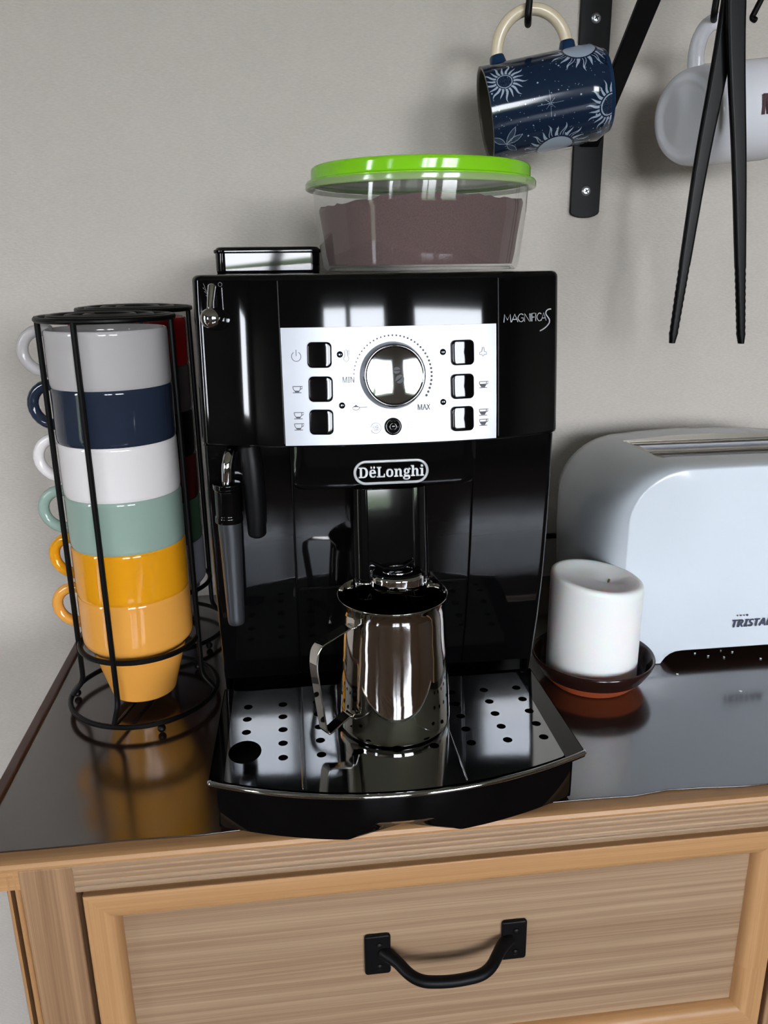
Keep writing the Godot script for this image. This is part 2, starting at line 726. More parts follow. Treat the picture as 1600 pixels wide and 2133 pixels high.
func coffee_machine() -> void:
	var t := thing("coffee_machine", "black bean-to-cup coffee machine with silver control panel standing between cups and toaster", "coffee machine")
	# upper housing
	var up := Shape.new()
	var loops := []
	for q in [[0.232, 0.002], [0.2326, 0.0006], [0.234, 0.0]]:
		loops.append(upper_loop(q[0], q[1]))
	for k in range(1, 12):
		loops.append(upper_loop(lerpf(0.234, 0.3335, k / 12.0), 0.0))
	for k in 6:
		var a := PI / 2 * k / 5.0
		loops.append(upper_loop(0.3340 + 0.0035 * sin(a), 0.0035 * (1.0 - cos(a))))
	up.loft(loops)
	obj("upper_housing", up, M.gloss_black, t)
	for x in [-0.0655, 0.0735]:
		var g := tube(PackedVector3Array([front(x, 0.2345, -0.0004), front(x, 0.26, -0.0004), front(x, 0.29, -0.0004), front(x, 0.315, -0.0004), front(x, 0.3335, -0.0004)]), [0.0006], 6)
		obj("housing_seam", g, M.satin_black, t)
	# core behind the lower panels
	var core := Shape.new()
	core.add(box(Vector3(-0.1165, 0.006, -0.283), Vector3(0.1165, 0.233, -0.034), 0.002))
	core.add(slab(-0.1165, 0.1165, 0.046, 0.231, 0.001, 0.001, 0.03, -0.0022))
	obj("body", core, M.satin_black, t)
	for s in [-1, 1]:
		var side := Shape.new()
		var poly := PackedVector2Array([Vector2(-0.285, 0.232), Vector2(-0.285, 0.004)])
		for k in 13:
			var y := lerpf(0.004, 0.2315, k / 12.0)
			poly.append(Vector2(lower_z(y) - 0.005, y))
		side = moved(prism(poly, -0.0012, 0.0012, 0.0003), Vector3(s * 0.1177, 0, 0), Basis(Vector3(0, 0, 1), Vector3(0, 1, 0), Vector3(-1, 0, 0)) * Basis(Vector3(1, 0, 0), Vector3(0, 1, 0), Vector3(0, 0, 1)))
		obj("side_panel", side, M.gloss_black, t)
	obj("left_panel", slab(-0.119, -0.0624, 0.046, 0.2308, 0.004, 0.0006, 0.006, 0.0), M.gloss_black, t)
	obj("centre_panel", slab(-0.0616, 0.0616, 0.1235, 0.2308, 0.0006, 0.0006, 0.006, 0.0), M.gloss_black, t)
	obj("grounds_door", slab(-0.0616, 0.0616, 0.046, 0.1227, 0.0006, 0.0006, 0.006, 0.0), M.gloss_black, t)
	obj("water_tank", slab(0.0624, 0.119, 0.046, 0.2308, 0.0006, 0.0045, 0.006, 0.0), M.gloss_black, t)
	# hopper lid
	var lid := moved(prism(rrect(0.082, 0.13, 0.008, 6), 0.0, 0.0205, 0.003), Vector3(-0.0725, 0.3365, -0.195), Basis(Vector3(1, 0, 0), Vector3(0, 0, -1), Vector3(0, 1, 0)))
	var lo := obj("hopper_lid", lid, M.gloss_black, t)
	obj("lid_rim", moved(prism(rrect(0.0845, 0.1325, 0.009, 6), 0.0, 0.003, 0.001), Vector3(-0.0725, 0.3522, -0.195), Basis(Vector3(1, 0, 0), Vector3(0, 0, -1), Vector3(0, 1, 0))), M.gloss_black, lo)
	control_panel(t)
	# brewing unit cover with the badge
	var bc := Shape.new()
	var bl := []
	for q in [[0.2025, 0.006, 0.0025], [0.2030, 0.0035, 0.001], [0.2045, 0.0015, 0.0002], [0.207, 0.0, 0.0], [0.22, 0.0, 0.0], [0.2325, 0.0, 0.0]]:
		var p := PackedVector3Array()
		var hw: float = 0.0605 - q[1]
		p.append(Vector3(hw - 0.001, q[0], 0.0))
		p.append(Vector3(-hw - 0.001, q[0], 0.0))
		for k in 25:
			var x := lerpf(-hw, hw, k / 24.0)
			var e := 1.0 - absf(x) / hw
			p.append(Vector3(x - 0.001, q[0], front_y(0.232) + bulge(x) - 0.0035 - q[2] - 0.003 * pow(maxf(0.0, 1.0 - e * 14.0), 2.0)))
		bl.append(p)
	bc.loft(bl)
	var brew := obj("brew_cover", bc, M.gloss_black, t)
	var bz := front_y(0.232) + SAG - 0.0035
	var bp := func(p: Vector2) -> Vector3: return Vector3(p.x, p.y, bz - p.x * p.x)
	var pill := PackedVector3Array()
	var pill2 := PackedVector2Array()
	for q in rrect(0.0475, 0.0145, 0.0072, 8):
		pill.append(bp.call(q + Vector2(0.0022, 0.2138)) + Vector3(0, 0, 0.0008))
		pill2.append(q + Vector2(0.0022, 0.2138))
	obj("badge_field", patch(pill2, func(p: Vector2) -> Vector3: return bp.call(p) + Vector3(0, 0, 0.0004)), M.gloss_black, t)
	obj("badge_ring", tube(pill, [0.0009], 8, true), M.badge_silver, t)
	var tm := put("badge_lettering", letters("DëLonghi", 0.0096, 0.0012, "Droid Serif", true), M.badge_silver, t)
	tm.position = bp.call(Vector2(0.0022, 0.2139)) + Vector3(0, 0, 0.0008)
	tm.scale = Vector3(0.93, 1.0, 1.0)
	tm.set_meta("label", "raised chrome lettering in an oval badge")
	# model lettering on the right
	var glyphs := {
		"M": [[0, 0, 0.1, 1, 0.5, 0.3, 0.9, 1, 1, 0]], "A": [[0, 0, 0.5, 1, 1, 0], [0.2, 0.34, 0.8, 0.34]], "N": [[0, 0, 0, 1, 1, 0, 1, 1]], "I": [[0, 0, 0, 1]],
		"F": [[0, 0, 0, 1, 1, 1], [0, 0.52, 0.9, 0.52]], "C": [[1, 0.85, 0.7, 1, 0.35, 0.95, 0.08, 0.7, 0, 0.5, 0.08, 0.3, 0.35, 0.05, 0.7, 0, 1, 0.15]],
		"G": [[1, 0.85, 0.7, 1, 0.35, 0.95, 0.08, 0.7, 0, 0.5, 0.08, 0.3, 0.35, 0.05, 0.7, 0, 1, 0.18, 1, 0.48, 0.6, 0.48]]}
	for q in [["M", 0.0772, 0.0050], ["A", 0.0826, 0.0046], ["G", 0.0872, 0.0040], ["N", 0.0921, 0.0038], ["I", 0.0967, 0.0], ["F", 0.0977, 0.0022], ["I", 0.1006, 0.0], ["C", 0.1015, 0.0034], ["A", 0.1048, 0.0040]]:
		var gs := Shape.new()
		for line in glyphs[q[0]]:
			var pl := PackedVector2Array()
			for k in range(0, line.size(), 2):
				pl.append(Vector2(q[1] + q[2] * line[k], 0.3062 + 0.0050 * line[k + 1]))
			gs.add(ribbon(pl, 0.00052, false, pm(0.0004)))
		obj("model_letter", gs, M.logo, t)
	var sw := PackedVector2Array()
	for q in [[0.1128, 0.3133], [0.1108, 0.3134], [0.1086, 0.3122], [0.1084, 0.3102], [0.1102, 0.3084], [0.1117, 0.3064], [0.1114, 0.3044], [0.1090, 0.3022], [0.1062, 0.3007], [0.1038, 0.2998]]:
		sw.append(Vector2(q[0], q[1]))
	sw = soft(sw, 0.0012, 4)
	obj("swoosh_letter", ribbon(sw, 0.0008, false, pm(0.0004)), M.logo, t)
	# steam dial on the left shoulder
	var dc := front(-0.1055, 0.3112)
	var nrm := Vector3(-0.28, 0.1, 1).normalized()
	var dial := obj("steam_dial", tube(PackedVector3Array([dc - nrm * 0.004, dc + nrm * 0.003]), [0.0075, 0.0070], 24), M.gloss_black, t)
	obj("dial_cap", tube(PackedVector3Array([dc + nrm * 0.003, dc + nrm * 0.0085]), [0.0072, 0.0062], 24), M.chrome, dial)
	obj("dial_lever", tube(PackedVector3Array([dc + nrm * 0.006 + Vector3(0, 0.004, 0), dc + nrm * 0.005 + Vector3(0, 0.010, 0), dc + nrm * 0.002 + Vector3(0.0004, 0.0195, 0)]), [0.0024, 0.0022, 0.0026], 14), M.chrome, dial)
	obj("printed_symbol", ribbon(arc2(Vector2(-0.1008, 0.3318), 0.0012, 0, 360, 18), 0.0003, false, pm(0.0003)), M.print_pale, t)
	var st := Shape.new()
	for k in 3:
		st.add(ribbon(V2([-0.1115 + k * 0.0008, 0.3325 - k * 0.0022, -0.1105 + k * 0.0008, 0.3305 - k * 0.0022, -0.1118 + k * 0.0008, 0.3298 - k * 0.0022, -0.1102 + k * 0.0008, 0.3285 - k * 0.0022]), 0.0003, false, pm(0.0003)))
	obj("printed_symbol", st, M.print_pale, t)
	# spout
	var sp := Shape.new()
	var sl := []
	for q in [[0.1425, 0.0450, 0.004], [0.1440, 0.0458, 0.0], [0.1445, 0.04595, 0.0], [0.16, 0.0438, 0.0], [0.18, 0.0411, 0.0], [0.2035, 0.0379, 0.0]]:
		var p := PackedVector3Array([Vector3(0.0264, q[0], q[2]), Vector3(-0.0250, q[0], q[2])])
		for k in 9:
			var a := PI - PI / 2 * k / 8.0
			p.append(Vector3(-0.0250 + 0.0100 + 0.0100 * cos(a), q[0], q[1] - 0.0100 + 0.0100 * sin(a) - 0.0012))
		p.append(Vector3(-0.0142, q[0], q[1]))
		p.append(Vector3(0.0152, q[0], q[1]))
		for k in 9:
			var a := PI / 2 - PI / 2 * k / 8.0
			p.append(Vector3(0.0264 - 0.0100 + 0.0100 * cos(a), q[0], q[1] - 0.0100 + 0.0100 * sin(a) - 0.0012))
		sl.append(p)
	sp.loft(sl)
	var spout := obj("spout", sp, M.gloss_black, t)
	for x in [-0.0165, 0.0180]:
		obj("spout_tip", moved(lathe(soft(V2([0, 0, 0.0068, 0, 0.0076, 0.010, 0.0076, 0.0125, 0, 0.0125]), 0.001), 24), Vector3(x, 0.1300, 0.0385)), M.chrome, spout)
	var lip := Shape.new()
	lip.add(tube(PackedVector3Array([Vector3(-0.0135, 0.1570, 0.0458), Vector3(-0.006, 0.1530, 0.0478), Vector3(0.001, 0.1520, 0.0486), Vector3(0.008, 0.1530, 0.0478), Vector3(0.0145, 0.1570, 0.0458)]), [0.0008, 0.0016, 0.0018, 0.0016, 0.0008], 10))
	obj("spout_lip", lip, M.gloss_black, spout)
	obj("spout_ring", moved(lathe(soft(V2([0.0, 0.0, 0.0168, 0.0, 0.0178, 0.0015, 0.0178, 0.0082, 0.0166, 0.0094]), 0.0008), 48, 0.8), Vector3(0.0030, 0.1425, 0.0535)), M.chrome, spout)
	obj("spout_cap", moved(lathe(soft(V2([0.0168, 0.0090, 0.0160, 0.0108, 0.0100, 0.0108, 0.0094, 0.0090, 0.0, 0.0090]), 0.0008), 48, 0.8), Vector3(0.0030, 0.1425, 0.0535)), M.gloss_black, spout)
	obj("cap_ring", moved(tube(circle(Vector3.ZERO, 0.0098, 40), [0.0005], 8, true), Vector3(0.0030, 0.1534, 0.0535), Basis.from_scale(Vector3(1, 1, 0.8))), M.chrome, spout)
	# steam wand
	var wand := obj("steam_wand", moved(lathe(soft(V2([0.0, 0.1065, 0.0052, 0.1065, 0.0058, 0.110, 0.0076, 0.176, 0.0076, 0.186, 0.0, 0.186]), 0.0015), 32), Vector3(-0.1045, 0, 0.018)), M.tube_steel, t)
	obj("wand_collar", moved(lathe(soft(V2([0.0, 0.1805, 0.0092, 0.1805, 0.0092, 0.1845, 0.0084, 0.1855, 0.0084, 0.2025, 0.0092, 0.2035, 0.0092, 0.2070, 0.0, 0.2080]), 0.0007), 32), Vector3(-0.1045, 0, 0.018)), M.gloss_black, wand)
	obj("wand_pipe", tube(soft3([Vector3(-0.0985, 0.2235, -0.004), Vector3(-0.1005, 0.2290, 0.014), Vector3(-0.1035, 0.2200, 0.0205), Vector3(-0.1040, 0.2060, 0.0195)], 0.008), [0.0032, 0.0036, 0.0037, 0.0036], 18), M.chrome, wand)
	obj("wand_grip", tube(PackedVector3Array([Vector3(-0.0890, 0.2290, 0.015), Vector3(-0.0875, 0.2150, 0.018), Vector3(-0.0868, 0.1900, 0.018), Vector3(-0.0868, 0.1715, 0.0165)]), [0.0065, 0.0068, 0.0066, 0.0062], 18), M.matt_black, wand)
	drip_tray(t)


func control_panel(t: Node3D) -> void:
	var s := Shape.new()
	var rows := []
	var x0 := -0.0650
	var x1 := 0.0718
	for i in 9:
		var y := lerpf(0.2334, 0.3058, i / 8.0)
		var r := PackedVector3Array()
		for j in 25:
			r.append(front(lerpf(x0, x1, j / 24.0), y, 0.0008))
		rows.append(r)
	var skirt0 := PackedVector3Array()
	var skirt1 := PackedVector3Array()
	for j in 25:
		skirt0.append(front(lerpf(x0, x1, j / 24.0), 0.2333, -0.001))
		skirt1.append(front(lerpf(x0, x1, j / 24.0), 0.3059, -0.001))
	rows.push_front(skirt0)
	rows.push_back(skirt1)
	s.loft(rows, false, false, false)
	for r in range(1, 9):
		for q in [x0, x1]:
			var a := front(q, lerpf(0.2334, 0.3058, (r - 1) / 8.0), 0.0008)
			var b := front(q, lerpf(0.2334, 0.3058, r / 8.0), 0.0008)
			var d := Vector3(0, 0, -0.002)
			if q == x0:
				s.quad(a + d, a, b, b + d)
			else:
				s.quad(a, a + d, b + d, b)
	var p := obj("control_panel", s, M.silver_panel, t)
	p.set_meta("label", "silver control panel with buttons and a round knob")
	# six push buttons
	for q in [[-0.0415, 0.2892], [-0.0415, 0.2684], [-0.0418, 0.2480], [0.0488, 0.2886], [0.0486, 0.2676], [0.0484, 0.2472]]:
		var b := Basis(Vector3.UP, facing(q[0]) + (0.03 if q[0] > 0.0 else -0.07)) * Basis(Vector3.RIGHT, -0.11)
		var hole := obj("button", moved(pillow(0.0152, 0.0158, 0.0030), front(q[0], q[1], 0.0006), b), M.gloss_black, p)
		hole.set_meta("label", "glossy black push button")
	# big dial
	var c := front(0.0040, 0.2757, 0.0)
	var kb := Basis(Vector3.UP, facing(0.004)) * Basis(Vector3.RIGHT, PI / 2 - 0.12)
	obj("knob", moved(lathe(soft(V2([0.0, -0.002, 0.0212, -0.002, 0.0210, 0.0015, 0.0196, 0.0075, 0.0188, 0.0090, 0.0178, 0.0088, 0.0172, 0.0078]), 0.001), 64), c, kb), M.plate, p)
	obj("knob_face", moved(lathe(V2([0.0174, 0.0078, 0.0120, 0.0083, 0.0060, 0.0086, 0.0, 0.0087]), 64), c, kb), M.chrome, p)
	for q in [[0.0012, 0.0032, 0.1, 0.0022], [0.0030, -0.0022, 0.6, 0.0028]]:
		var bean := Shape.new()
		for side in [-1, 1]:
			var pts := PackedVector2Array()
			for k in 13:
				var a := PI * k / 12.0
				pts.append(Vector2(cos(a) * q[3], side * (0.0003 + sin(a) * q[3] * 0.8)).rotated(q[2]) + Vector2(q[0], q[1]))
			bean.add(patch(pts, func(v: Vector2) -> Vector3: return c + kb * Vector3(v.x, 0.0089, -v.y)))
		obj("printed_bean", bean, M.print_grey, p)
	# selector button under the dial
	var sc := front(0.0032, 0.2440, 0.0)
	obj("selector_button", moved(lathe(soft(V2([0.0, -0.001, 0.0056, -0.001, 0.0056, 0.0014, 0.0048, 0.0026, 0.0032, 0.0022, 0.0022, 0.0016, 0.0010, 0.0020, 0.0, 0.0021]), 0.0006), 40), sc, kb), M.gloss_black, p)
	for q in [[-0.0290, 0.2893], [-0.0287, 0.2580], [0.0362, 0.2893], [0.0360, 0.2582]]:
		obj("indicator_light", moved(lathe(soft(V2([0.0, -0.001, 0.0020, -0.001, 0.0020, 0.0009, 0.0012, 0.0013, 0.0, 0.0014]), 0.0004), 20), front(q[0], q[1], 0.0004), kb), M.gloss_black, p)
	# dotted scale
	for k in 37:
		var f := k / 36.0
		var a := deg_to_rad(lerpf(176.0, -31.0, f))
		var pt := Vector2(0.0040, 0.2757) + Vector2(cos(a), sin(a)) * 0.0247
		var r := lerpf(0.00042, 0.00082, f)
		obj("scale_dot", patch(arc2(pt, r, 0, 330, 11), pm(0.0011)), M.print_grey, p)
	for q in [["MIN", -0.0242, 0.2738], ["MAX", 0.0232, 0.2556]]:
		var l := put("scale_lettering", letters(q[0], 0.0052, 0.0008, "Droid Sans"), M.print_pale, p)
		l.position = front(q[1], q[2], 0.0012)
		l.rotation = Vector3(-0.12, facing(q[1]), 0)
		l.scale = Vector3(0.8, 1, 1)
	var on := pm(0.0011)
	var w := 0.00042
	# power
	var pw := ribbon(arc2(Vector2(-0.0560, 0.2885), 0.0029, 120, 420, 24), w, false, on)
	pw.add(ribbon(V2([-0.0560, 0.2888, -0.0560, 0.2926]), w, false, on))
	obj("printed_symbol", pw, M.print_grey, p)
	# cups
	for q in [[-0.0563, 0.2683, 0.3, false], [-0.0562, 0.2522, 0.3, false], [-0.0563, 0.2452, 0.3, false], [0.0628, 0.2680, 0.6, true], [0.0627, 0.2505, 0.6, true], [0.0628, 0.2440, 0.6, true]]:
		var o := Vector2(q[0], q[1])
		var cup := ribbon(PackedVector2Array([o + Vector2(-0.0026, 0.0020), o + Vector2(-0.0024, 0.0004), o + Vector2(-0.0012, -0.0014), o + Vector2(0.0010, -0.0014), o + Vector2(0.0020, 0.0004), o + Vector2(0.0022, 0.0020)]), w, false, on)
		cup.add(ribbon(PackedVector2Array([o + Vector2(-0.0026, 0.0020), o + Vector2(0.0034, 0.0020), o + Vector2(0.0030, 0.0006), o + Vector2(0.0020, 0.0002)]), w, false, on))
		cup.add(ribbon(PackedVector2Array([o + Vector2(-0.0028, -0.0019), o + Vector2(0.0026, -0.0019)]), w, false, on))
		if q[3]:
			cup.add(patch(PackedVector2Array([o + Vector2(-0.0024, 0.0006), o + Vector2(-0.0012, -0.0014), o + Vector2(0.0010, -0.0014), o + Vector2(0.0020, 0.0006)]), on))
		else:
			cup.add(patch(PackedVector2Array([o + Vector2(-0.0016, -0.0006), o + Vector2(-0.0012, -0.0016), o + Vector2(0.0010, -0.0016), o + Vector2(0.0014, -0.0006)]), on))
		obj("printed_symbol", cup, M.print_dark, p)
	# thermometer
	var th := ribbon(arc2(Vector2(-0.0251, 0.2868), 0.0016, 125, 415, 18), w * 0.8, false, on)
	th.add(ribbon(V2([-0.0260, 0.2881, -0.0260, 0.2915, -0.0251, 0.2922, -0.0242, 0.2915, -0.0242, 0.2881]), w * 0.8, false, on))
	for k in 4:
		th.add(ribbon(V2([-0.0240, 0.2918 - k * 0.0009, -0.0228, 0.2918 - k * 0.0009]), w * 0.7, false, on))
	obj("printed_symbol", th, M.print_pale, p)
	# steam puff
	var pf := ribbon(V2([0.0622, 0.2915, 0.0619, 0.2888, 0.0604, 0.2884, 0.0604, 0.2870, 0.0620, 0.2868, 0.0626, 0.2858, 0.0634, 0.2868, 0.0650, 0.2870, 0.0650, 0.2884, 0.0635, 0.2888, 0.0632, 0.2915]), w * 0.8, true, on)
	obj("printed_symbol", pf, M.print_grey, p)
	# measuring spoon
	var sn := ribbon(arc2(Vector2(-0.0200, 0.2563), 0.0021, 0, 360, 18, 0.6), w * 0.8, false, on)
	sn.add(ribbon(V2([-0.0179, 0.2566, -0.0128, 0.2568]), w, false, on))
	sn.add(patch(V2([-0.0216, 0.2569, -0.0184, 0.2569, -0.0200, 0.2585]), on))
	obj("printed_symbol", sn, M.print_grey, p)
	# bean roast circle and rinse mark
	var bn := ribbon(arc2(Vector2(-0.0078, 0.2434), 0.0033, -160, 170, 24), w * 0.7, false, on)
	for q in [[-0.0088, 0.2440, 0.6], [-0.0070, 0.2444, 1.0], [-0.0079, 0.2422, 0.2], [-0.0064, 0.2430, 1.6]]:
		var e := PackedVector2Array()
		for k in 9:
			e.append(Vector2(cos(TAU * k / 8.0) * 0.0009, sin(TAU * k / 8.0) * 0.0006).rotated(q[2]) + Vector2(q[0], q[1]))
		bn.add(ribbon(e, w * 0.6, false, on))
	obj("printed_symbol", bn, M.print_pale, p)
	var rn := Shape.new()
	for i in 4:
		for j in 5:
			rn.add(patch(arc2(Vector2(0.0115 + i * 0.0011, 0.2413 + j * 0.0012), 0.00024, 0, 300, 5), on))
	obj("printed_symbol", rn, M.print_pale, p)


func drip_tray(t: Node3D) -> void:
	# body with a finger notch under the middle of the front
	var s := Shape.new()
	var loops := []
	var base := tray_outline(0.004, 0.012)
	for q in [[0.0, 0.0], [0.006, 0.0], [0.013, 0.0], [0.020, 0.0], [0.028, 0.0], [0.0335, 0.0]]:
		var l := PackedVector3Array()
		for p in base:
			var y: float = q[0]
			if y < 0.0195 and p.y < -0.05:
				var f := clampf((0.037 - absf(p.x + 0.002)) / 0.022, 0.0, 1.0)
				y += 0.0120 * f * f * (3 - 2 * f) * (1.0 - y / 0.0200)
			l.append(Vector3(p.x, y + 0.002, -p.y + 0.004 * (0.0405 - y) / 0.0405 * 0.0))
		loops.append(l)
	s.loft(loops)
	var tray := obj("drip_tray", s, M.gloss_black, t)
	# sunken black top inside the chrome rim
	var rl := tray_loop(0.0014, 0.0, 0.0437)
	var rp := PackedVector3Array()
	for p in rl:
		if p.z > 0.013:
			rp.append(p)
	obj("tray_rim", tube(rp, [0.0016], 10), M.chrome, tray, 60.0)
	var ledge := Shape.new()
	ledge.loft([tray_loop(0.0030, 0.006, 0.0350), tray_loop(0.0006, 0.0, 0.0412), tray_loop(0.0006, 0.0, 0.0436)], true, false)
	obj("tray_ledge", ledge, M.gloss_black, tray)
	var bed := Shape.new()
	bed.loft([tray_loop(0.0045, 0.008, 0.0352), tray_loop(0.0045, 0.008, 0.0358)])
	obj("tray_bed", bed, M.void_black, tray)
	for side in [-1, 1]:
		var strip := PackedVector2Array()
		for p in tray_outline(0.0012, 0.0):
			if (side > 0 and p.x > 0.1014) or (side < 0 and p.x < -0.1119):
				strip.append(p)
		var edge := 0.1014 if side > 0 else -0.1119
		strip.append(Vector2(edge, strip[strip.size() - 1].y))
		strip.append(Vector2(edge, strip[0].y))
		obj("tray_border", moved(prism(strip, 0.0, 0.0030, 0.0), Vector3(0, 0.0408, 0), Basis(Vector3(1, 0, 0), Vector3(0, 0, -1), Vector3(0, 1, 0))), M.gloss_black, tray)
	# perforated cup plate
	var pb := CSGCombiner3D.new()
	pb.name = "cup_plate"
	tray.add_child(pb, true)
	var poly := CSGPolygon3D.new()
	poly.name = "plate_sheet"
	var pp := PackedVector2Array([Vector2(-0.1115, -0.001)])
	for k in 21:
		var x := lerpf(-0.1115, 0.1010, k / 20.0)
		var u := (x + 0.0025) / 0.119
		pp.append(Vector2(x, -(0.1325 - 0.0275 * u * u)))
	pp.append(Vector2(0.1010, -0.001))
	pp = soft(pp, 0.002, 2)
	poly.polygon = pp
	poly.depth = 0.0016
	poly.rotation.x = -PI / 2
	poly.position.y = 0.0446
	poly.material = M.plate
	pb.add_child(poly, true)
	for i in 9:
		for j in 5:
			if i == 0 and j > 2:
				continue
			var h := CSGCylinder3D.new()
			h.name = "drain_hole"
			h.radius = 0.0031
			h.height = 0.01
			h.sides = 20
			h.operation = CSGShape3D.OPERATION_SUBTRACTION
			h.position = Vector3(-0.1000 + 0.0243 * i, 0.0440, 0.0240 + 0.0163 * j)
			h.material = M.plate
			pb.add_child(h, true)
	var big := CSGCylinder3D.new()
	big.name = "float_opening"
	big.radius = 0.0105
	big.height = 0.01
	big.sides = 40
	big.scale = Vector3(1, 1, 1.22)
	big.operation = CSGShape3D.OPERATION_SUBTRACTION
	big.position = Vector3(-0.1000, 0.0440, 0.0795)
	big.material = M.plate
	pb.add_child(big, true)
	for x in [-0.0640, 0.0345]:
		var z1 := 0.1305 - 0.0275 * pow((x + 0.0025) / 0.119, 2)
		obj("plate_crease", box(Vector3(x - 0.0005, 0.0440, 0.002), Vector3(x + 0.0005, 0.0450, z1), 0.0003), M.plate, tray)


# ------------------------------------------------------------------ cups in their racks
func cup_meshes() -> Array:
	var body := lathe(soft(V2([0.0, 0.0015, 0.021, 0.0015, 0.0225, 0.0, 0.0255, 0.0, 0.0270, 0.006, 0.0375, 0.044, 0.0425, 0.0495, 0.0430, 0.0540, 0.0430, 0.0880, 0.0422, 0.0900, 0.0408, 0.0896, 0.0402, 0.0860, 0.0400, 0.0540, 0.0350, 0.0440, 0.0240, 0.006, 0.0, 0.004]), 0.0022, 3), 72)
	var hp := PackedVector3Array()
	for k in 15:
		var a := deg_to_rad(lerpf(108.0, -108.0, k / 14.0))
		hp.append(Vector3(0.0478 + 0.0165 * cos(a), 0.0735 + 0.0150 * sin(a), 0))
	return [body.mesh(40), tube(hp, [0.0046, 0.0042, 0.0042, 0.0042, 0.0046], 14).mesh(60)]


func rack(at: Vector3, label: String, a0: float) -> void:
	var t := thing("cup_rack", label, "cup rack", at, "wire racks for the cups")
	var r := 0.0021
	obj("base_ring", tube(circle(Vector3(0, 0.0085, 0), 0.0585, 72), [r], 10, true), M.wire, t)
	obj("holding_ring", tube(circle(Vector3(0, 0.0560, 0), 0.0462, 64), [r], 10, true), M.wire, t)
	obj("top_ring", tube(circle(Vector3(0, 0.3085, 0), 0.0470, 64), [r], 10, true), M.wire, t)
	var sp := PackedVector3Array()
	for k in 90:
		var a := TAU * 2.6 * k / 89.0
		sp.append(Vector3(cos(a), 0, sin(a)) * lerpf(0.0445, 0.012, k / 89.0) + Vector3(0, 0.3095, 0))
	obj("lid_spiral", tube(sp, [r], 8), M.wire, t)
	obj("lid_bar", tube(PackedVector3Array([Vector3(-0.048, 0.3085, 0.004), Vector3(0.048, 0.3085, -0.004)]), [r * 0.9], 8), M.wire, t)
	for d in [105.0, 8.0, 176.0, 282.0]:
		var a := deg_to_rad(d + a0)
		var u := Vector3(cos(a), 0, sin(a))
		obj("wire", tube(soft3([u * 0.0470 + Vector3(0, 0.3090, 0), u * 0.0478 + Vector3(0, 0.0220, 0), u * 0.0585 + Vector3(0, 0.0085, 0)], 0.006), [r], 10), M.wire, t)
	for d in [70.0, 190.0, 310.0]:
		var a := deg_to_rad(d + a0)
		var ball := lathe(V2([0.0, -0.0032, 0.0016, -0.0028, 0.0028, -0.0016, 0.0032, 0.0, 0.0028, 0.0016, 0.0016, 0.0028, 0.0, 0.0032]), 16)
		obj("foot", moved(ball, Vector3(cos(a) * 0.0585, 0.0036, sin(a) * 0.0585)), M.wire, t, 80.0)
	var fb := Vector3(cos(deg_to_rad(105.0 + a0)), 0, sin(deg_to_rad(105.0 + a0))) * 0.0585 + Vector3(0, 0.0082, 0)
	obj("floor_bar", tube(PackedVector3Array([fb, Vector3(-fb.x, fb.y, -fb.z)]), [r * 0.8], 8), M.wire, t)


func cups() -> void:
	rack(Vector3(-0.1900, 0, -0.0795), "black wire cup rack at the front left corner of the worktop", 0.0)
	rack(Vector3(-0.1905, 0, -0.2020), "black wire cup rack against the wall, mostly behind the other rack", -30.0)
	var meshes := cup_meshes()
	var fr := [["light amber glazed cup at the bottom of the front rack, its taper showing", c8(226, 158, 70)], ["deep golden yellow cup resting in the light amber cup of the front rack", c8(226, 152, 24)], ["sage green cup between golden yellow and white cups in the front rack", c8(146, 167, 155)], ["white cup in the front rack between the navy and sage green cups", c8(230, 224, 222)], ["dark navy cup under the grey cup in the front rack", c8(38, 46, 62)], ["light grey cup at the top of the front rack", c8(182, 177, 176)]]
	var bk := [["pale lavender cup at the bottom of the rear rack", c8(190, 190, 205)], ["dark green cup above the pale lavender cup in the rear rack", c8(84, 116, 88)], ["dark maroon cup above the green cup in the rear rack", c8(92, 28, 30)], ["black cup in the middle of the rear rack", c8(18, 18, 22)], ["charcoal brown cup under the red cup in the rear rack", c8(92, 82, 82)], ["bright dark-red cup at the top of the rear rack", c8(160, 22, 26)]]
	for side in 2:
		for k in 6:
			var q: Array = [fr, bk][side][k]
			var z: float = [-0.0795, -0.2020][side]
			var t := thing("cup", q[0], "cup", Vector3(-0.1905, 0.0104 + 0.0402 * k, z), ["cups in the front rack", "cups in the rear rack"][side])
			var g := mat(q[1], 0.07)
			put("body", meshes[0], g, t)
			put("handle", meshes[1], g, t)
			t.rotation.y = deg_to_rad([168.0 + [2, -3, 3, 0, -2, 2][k], 160.0][side])


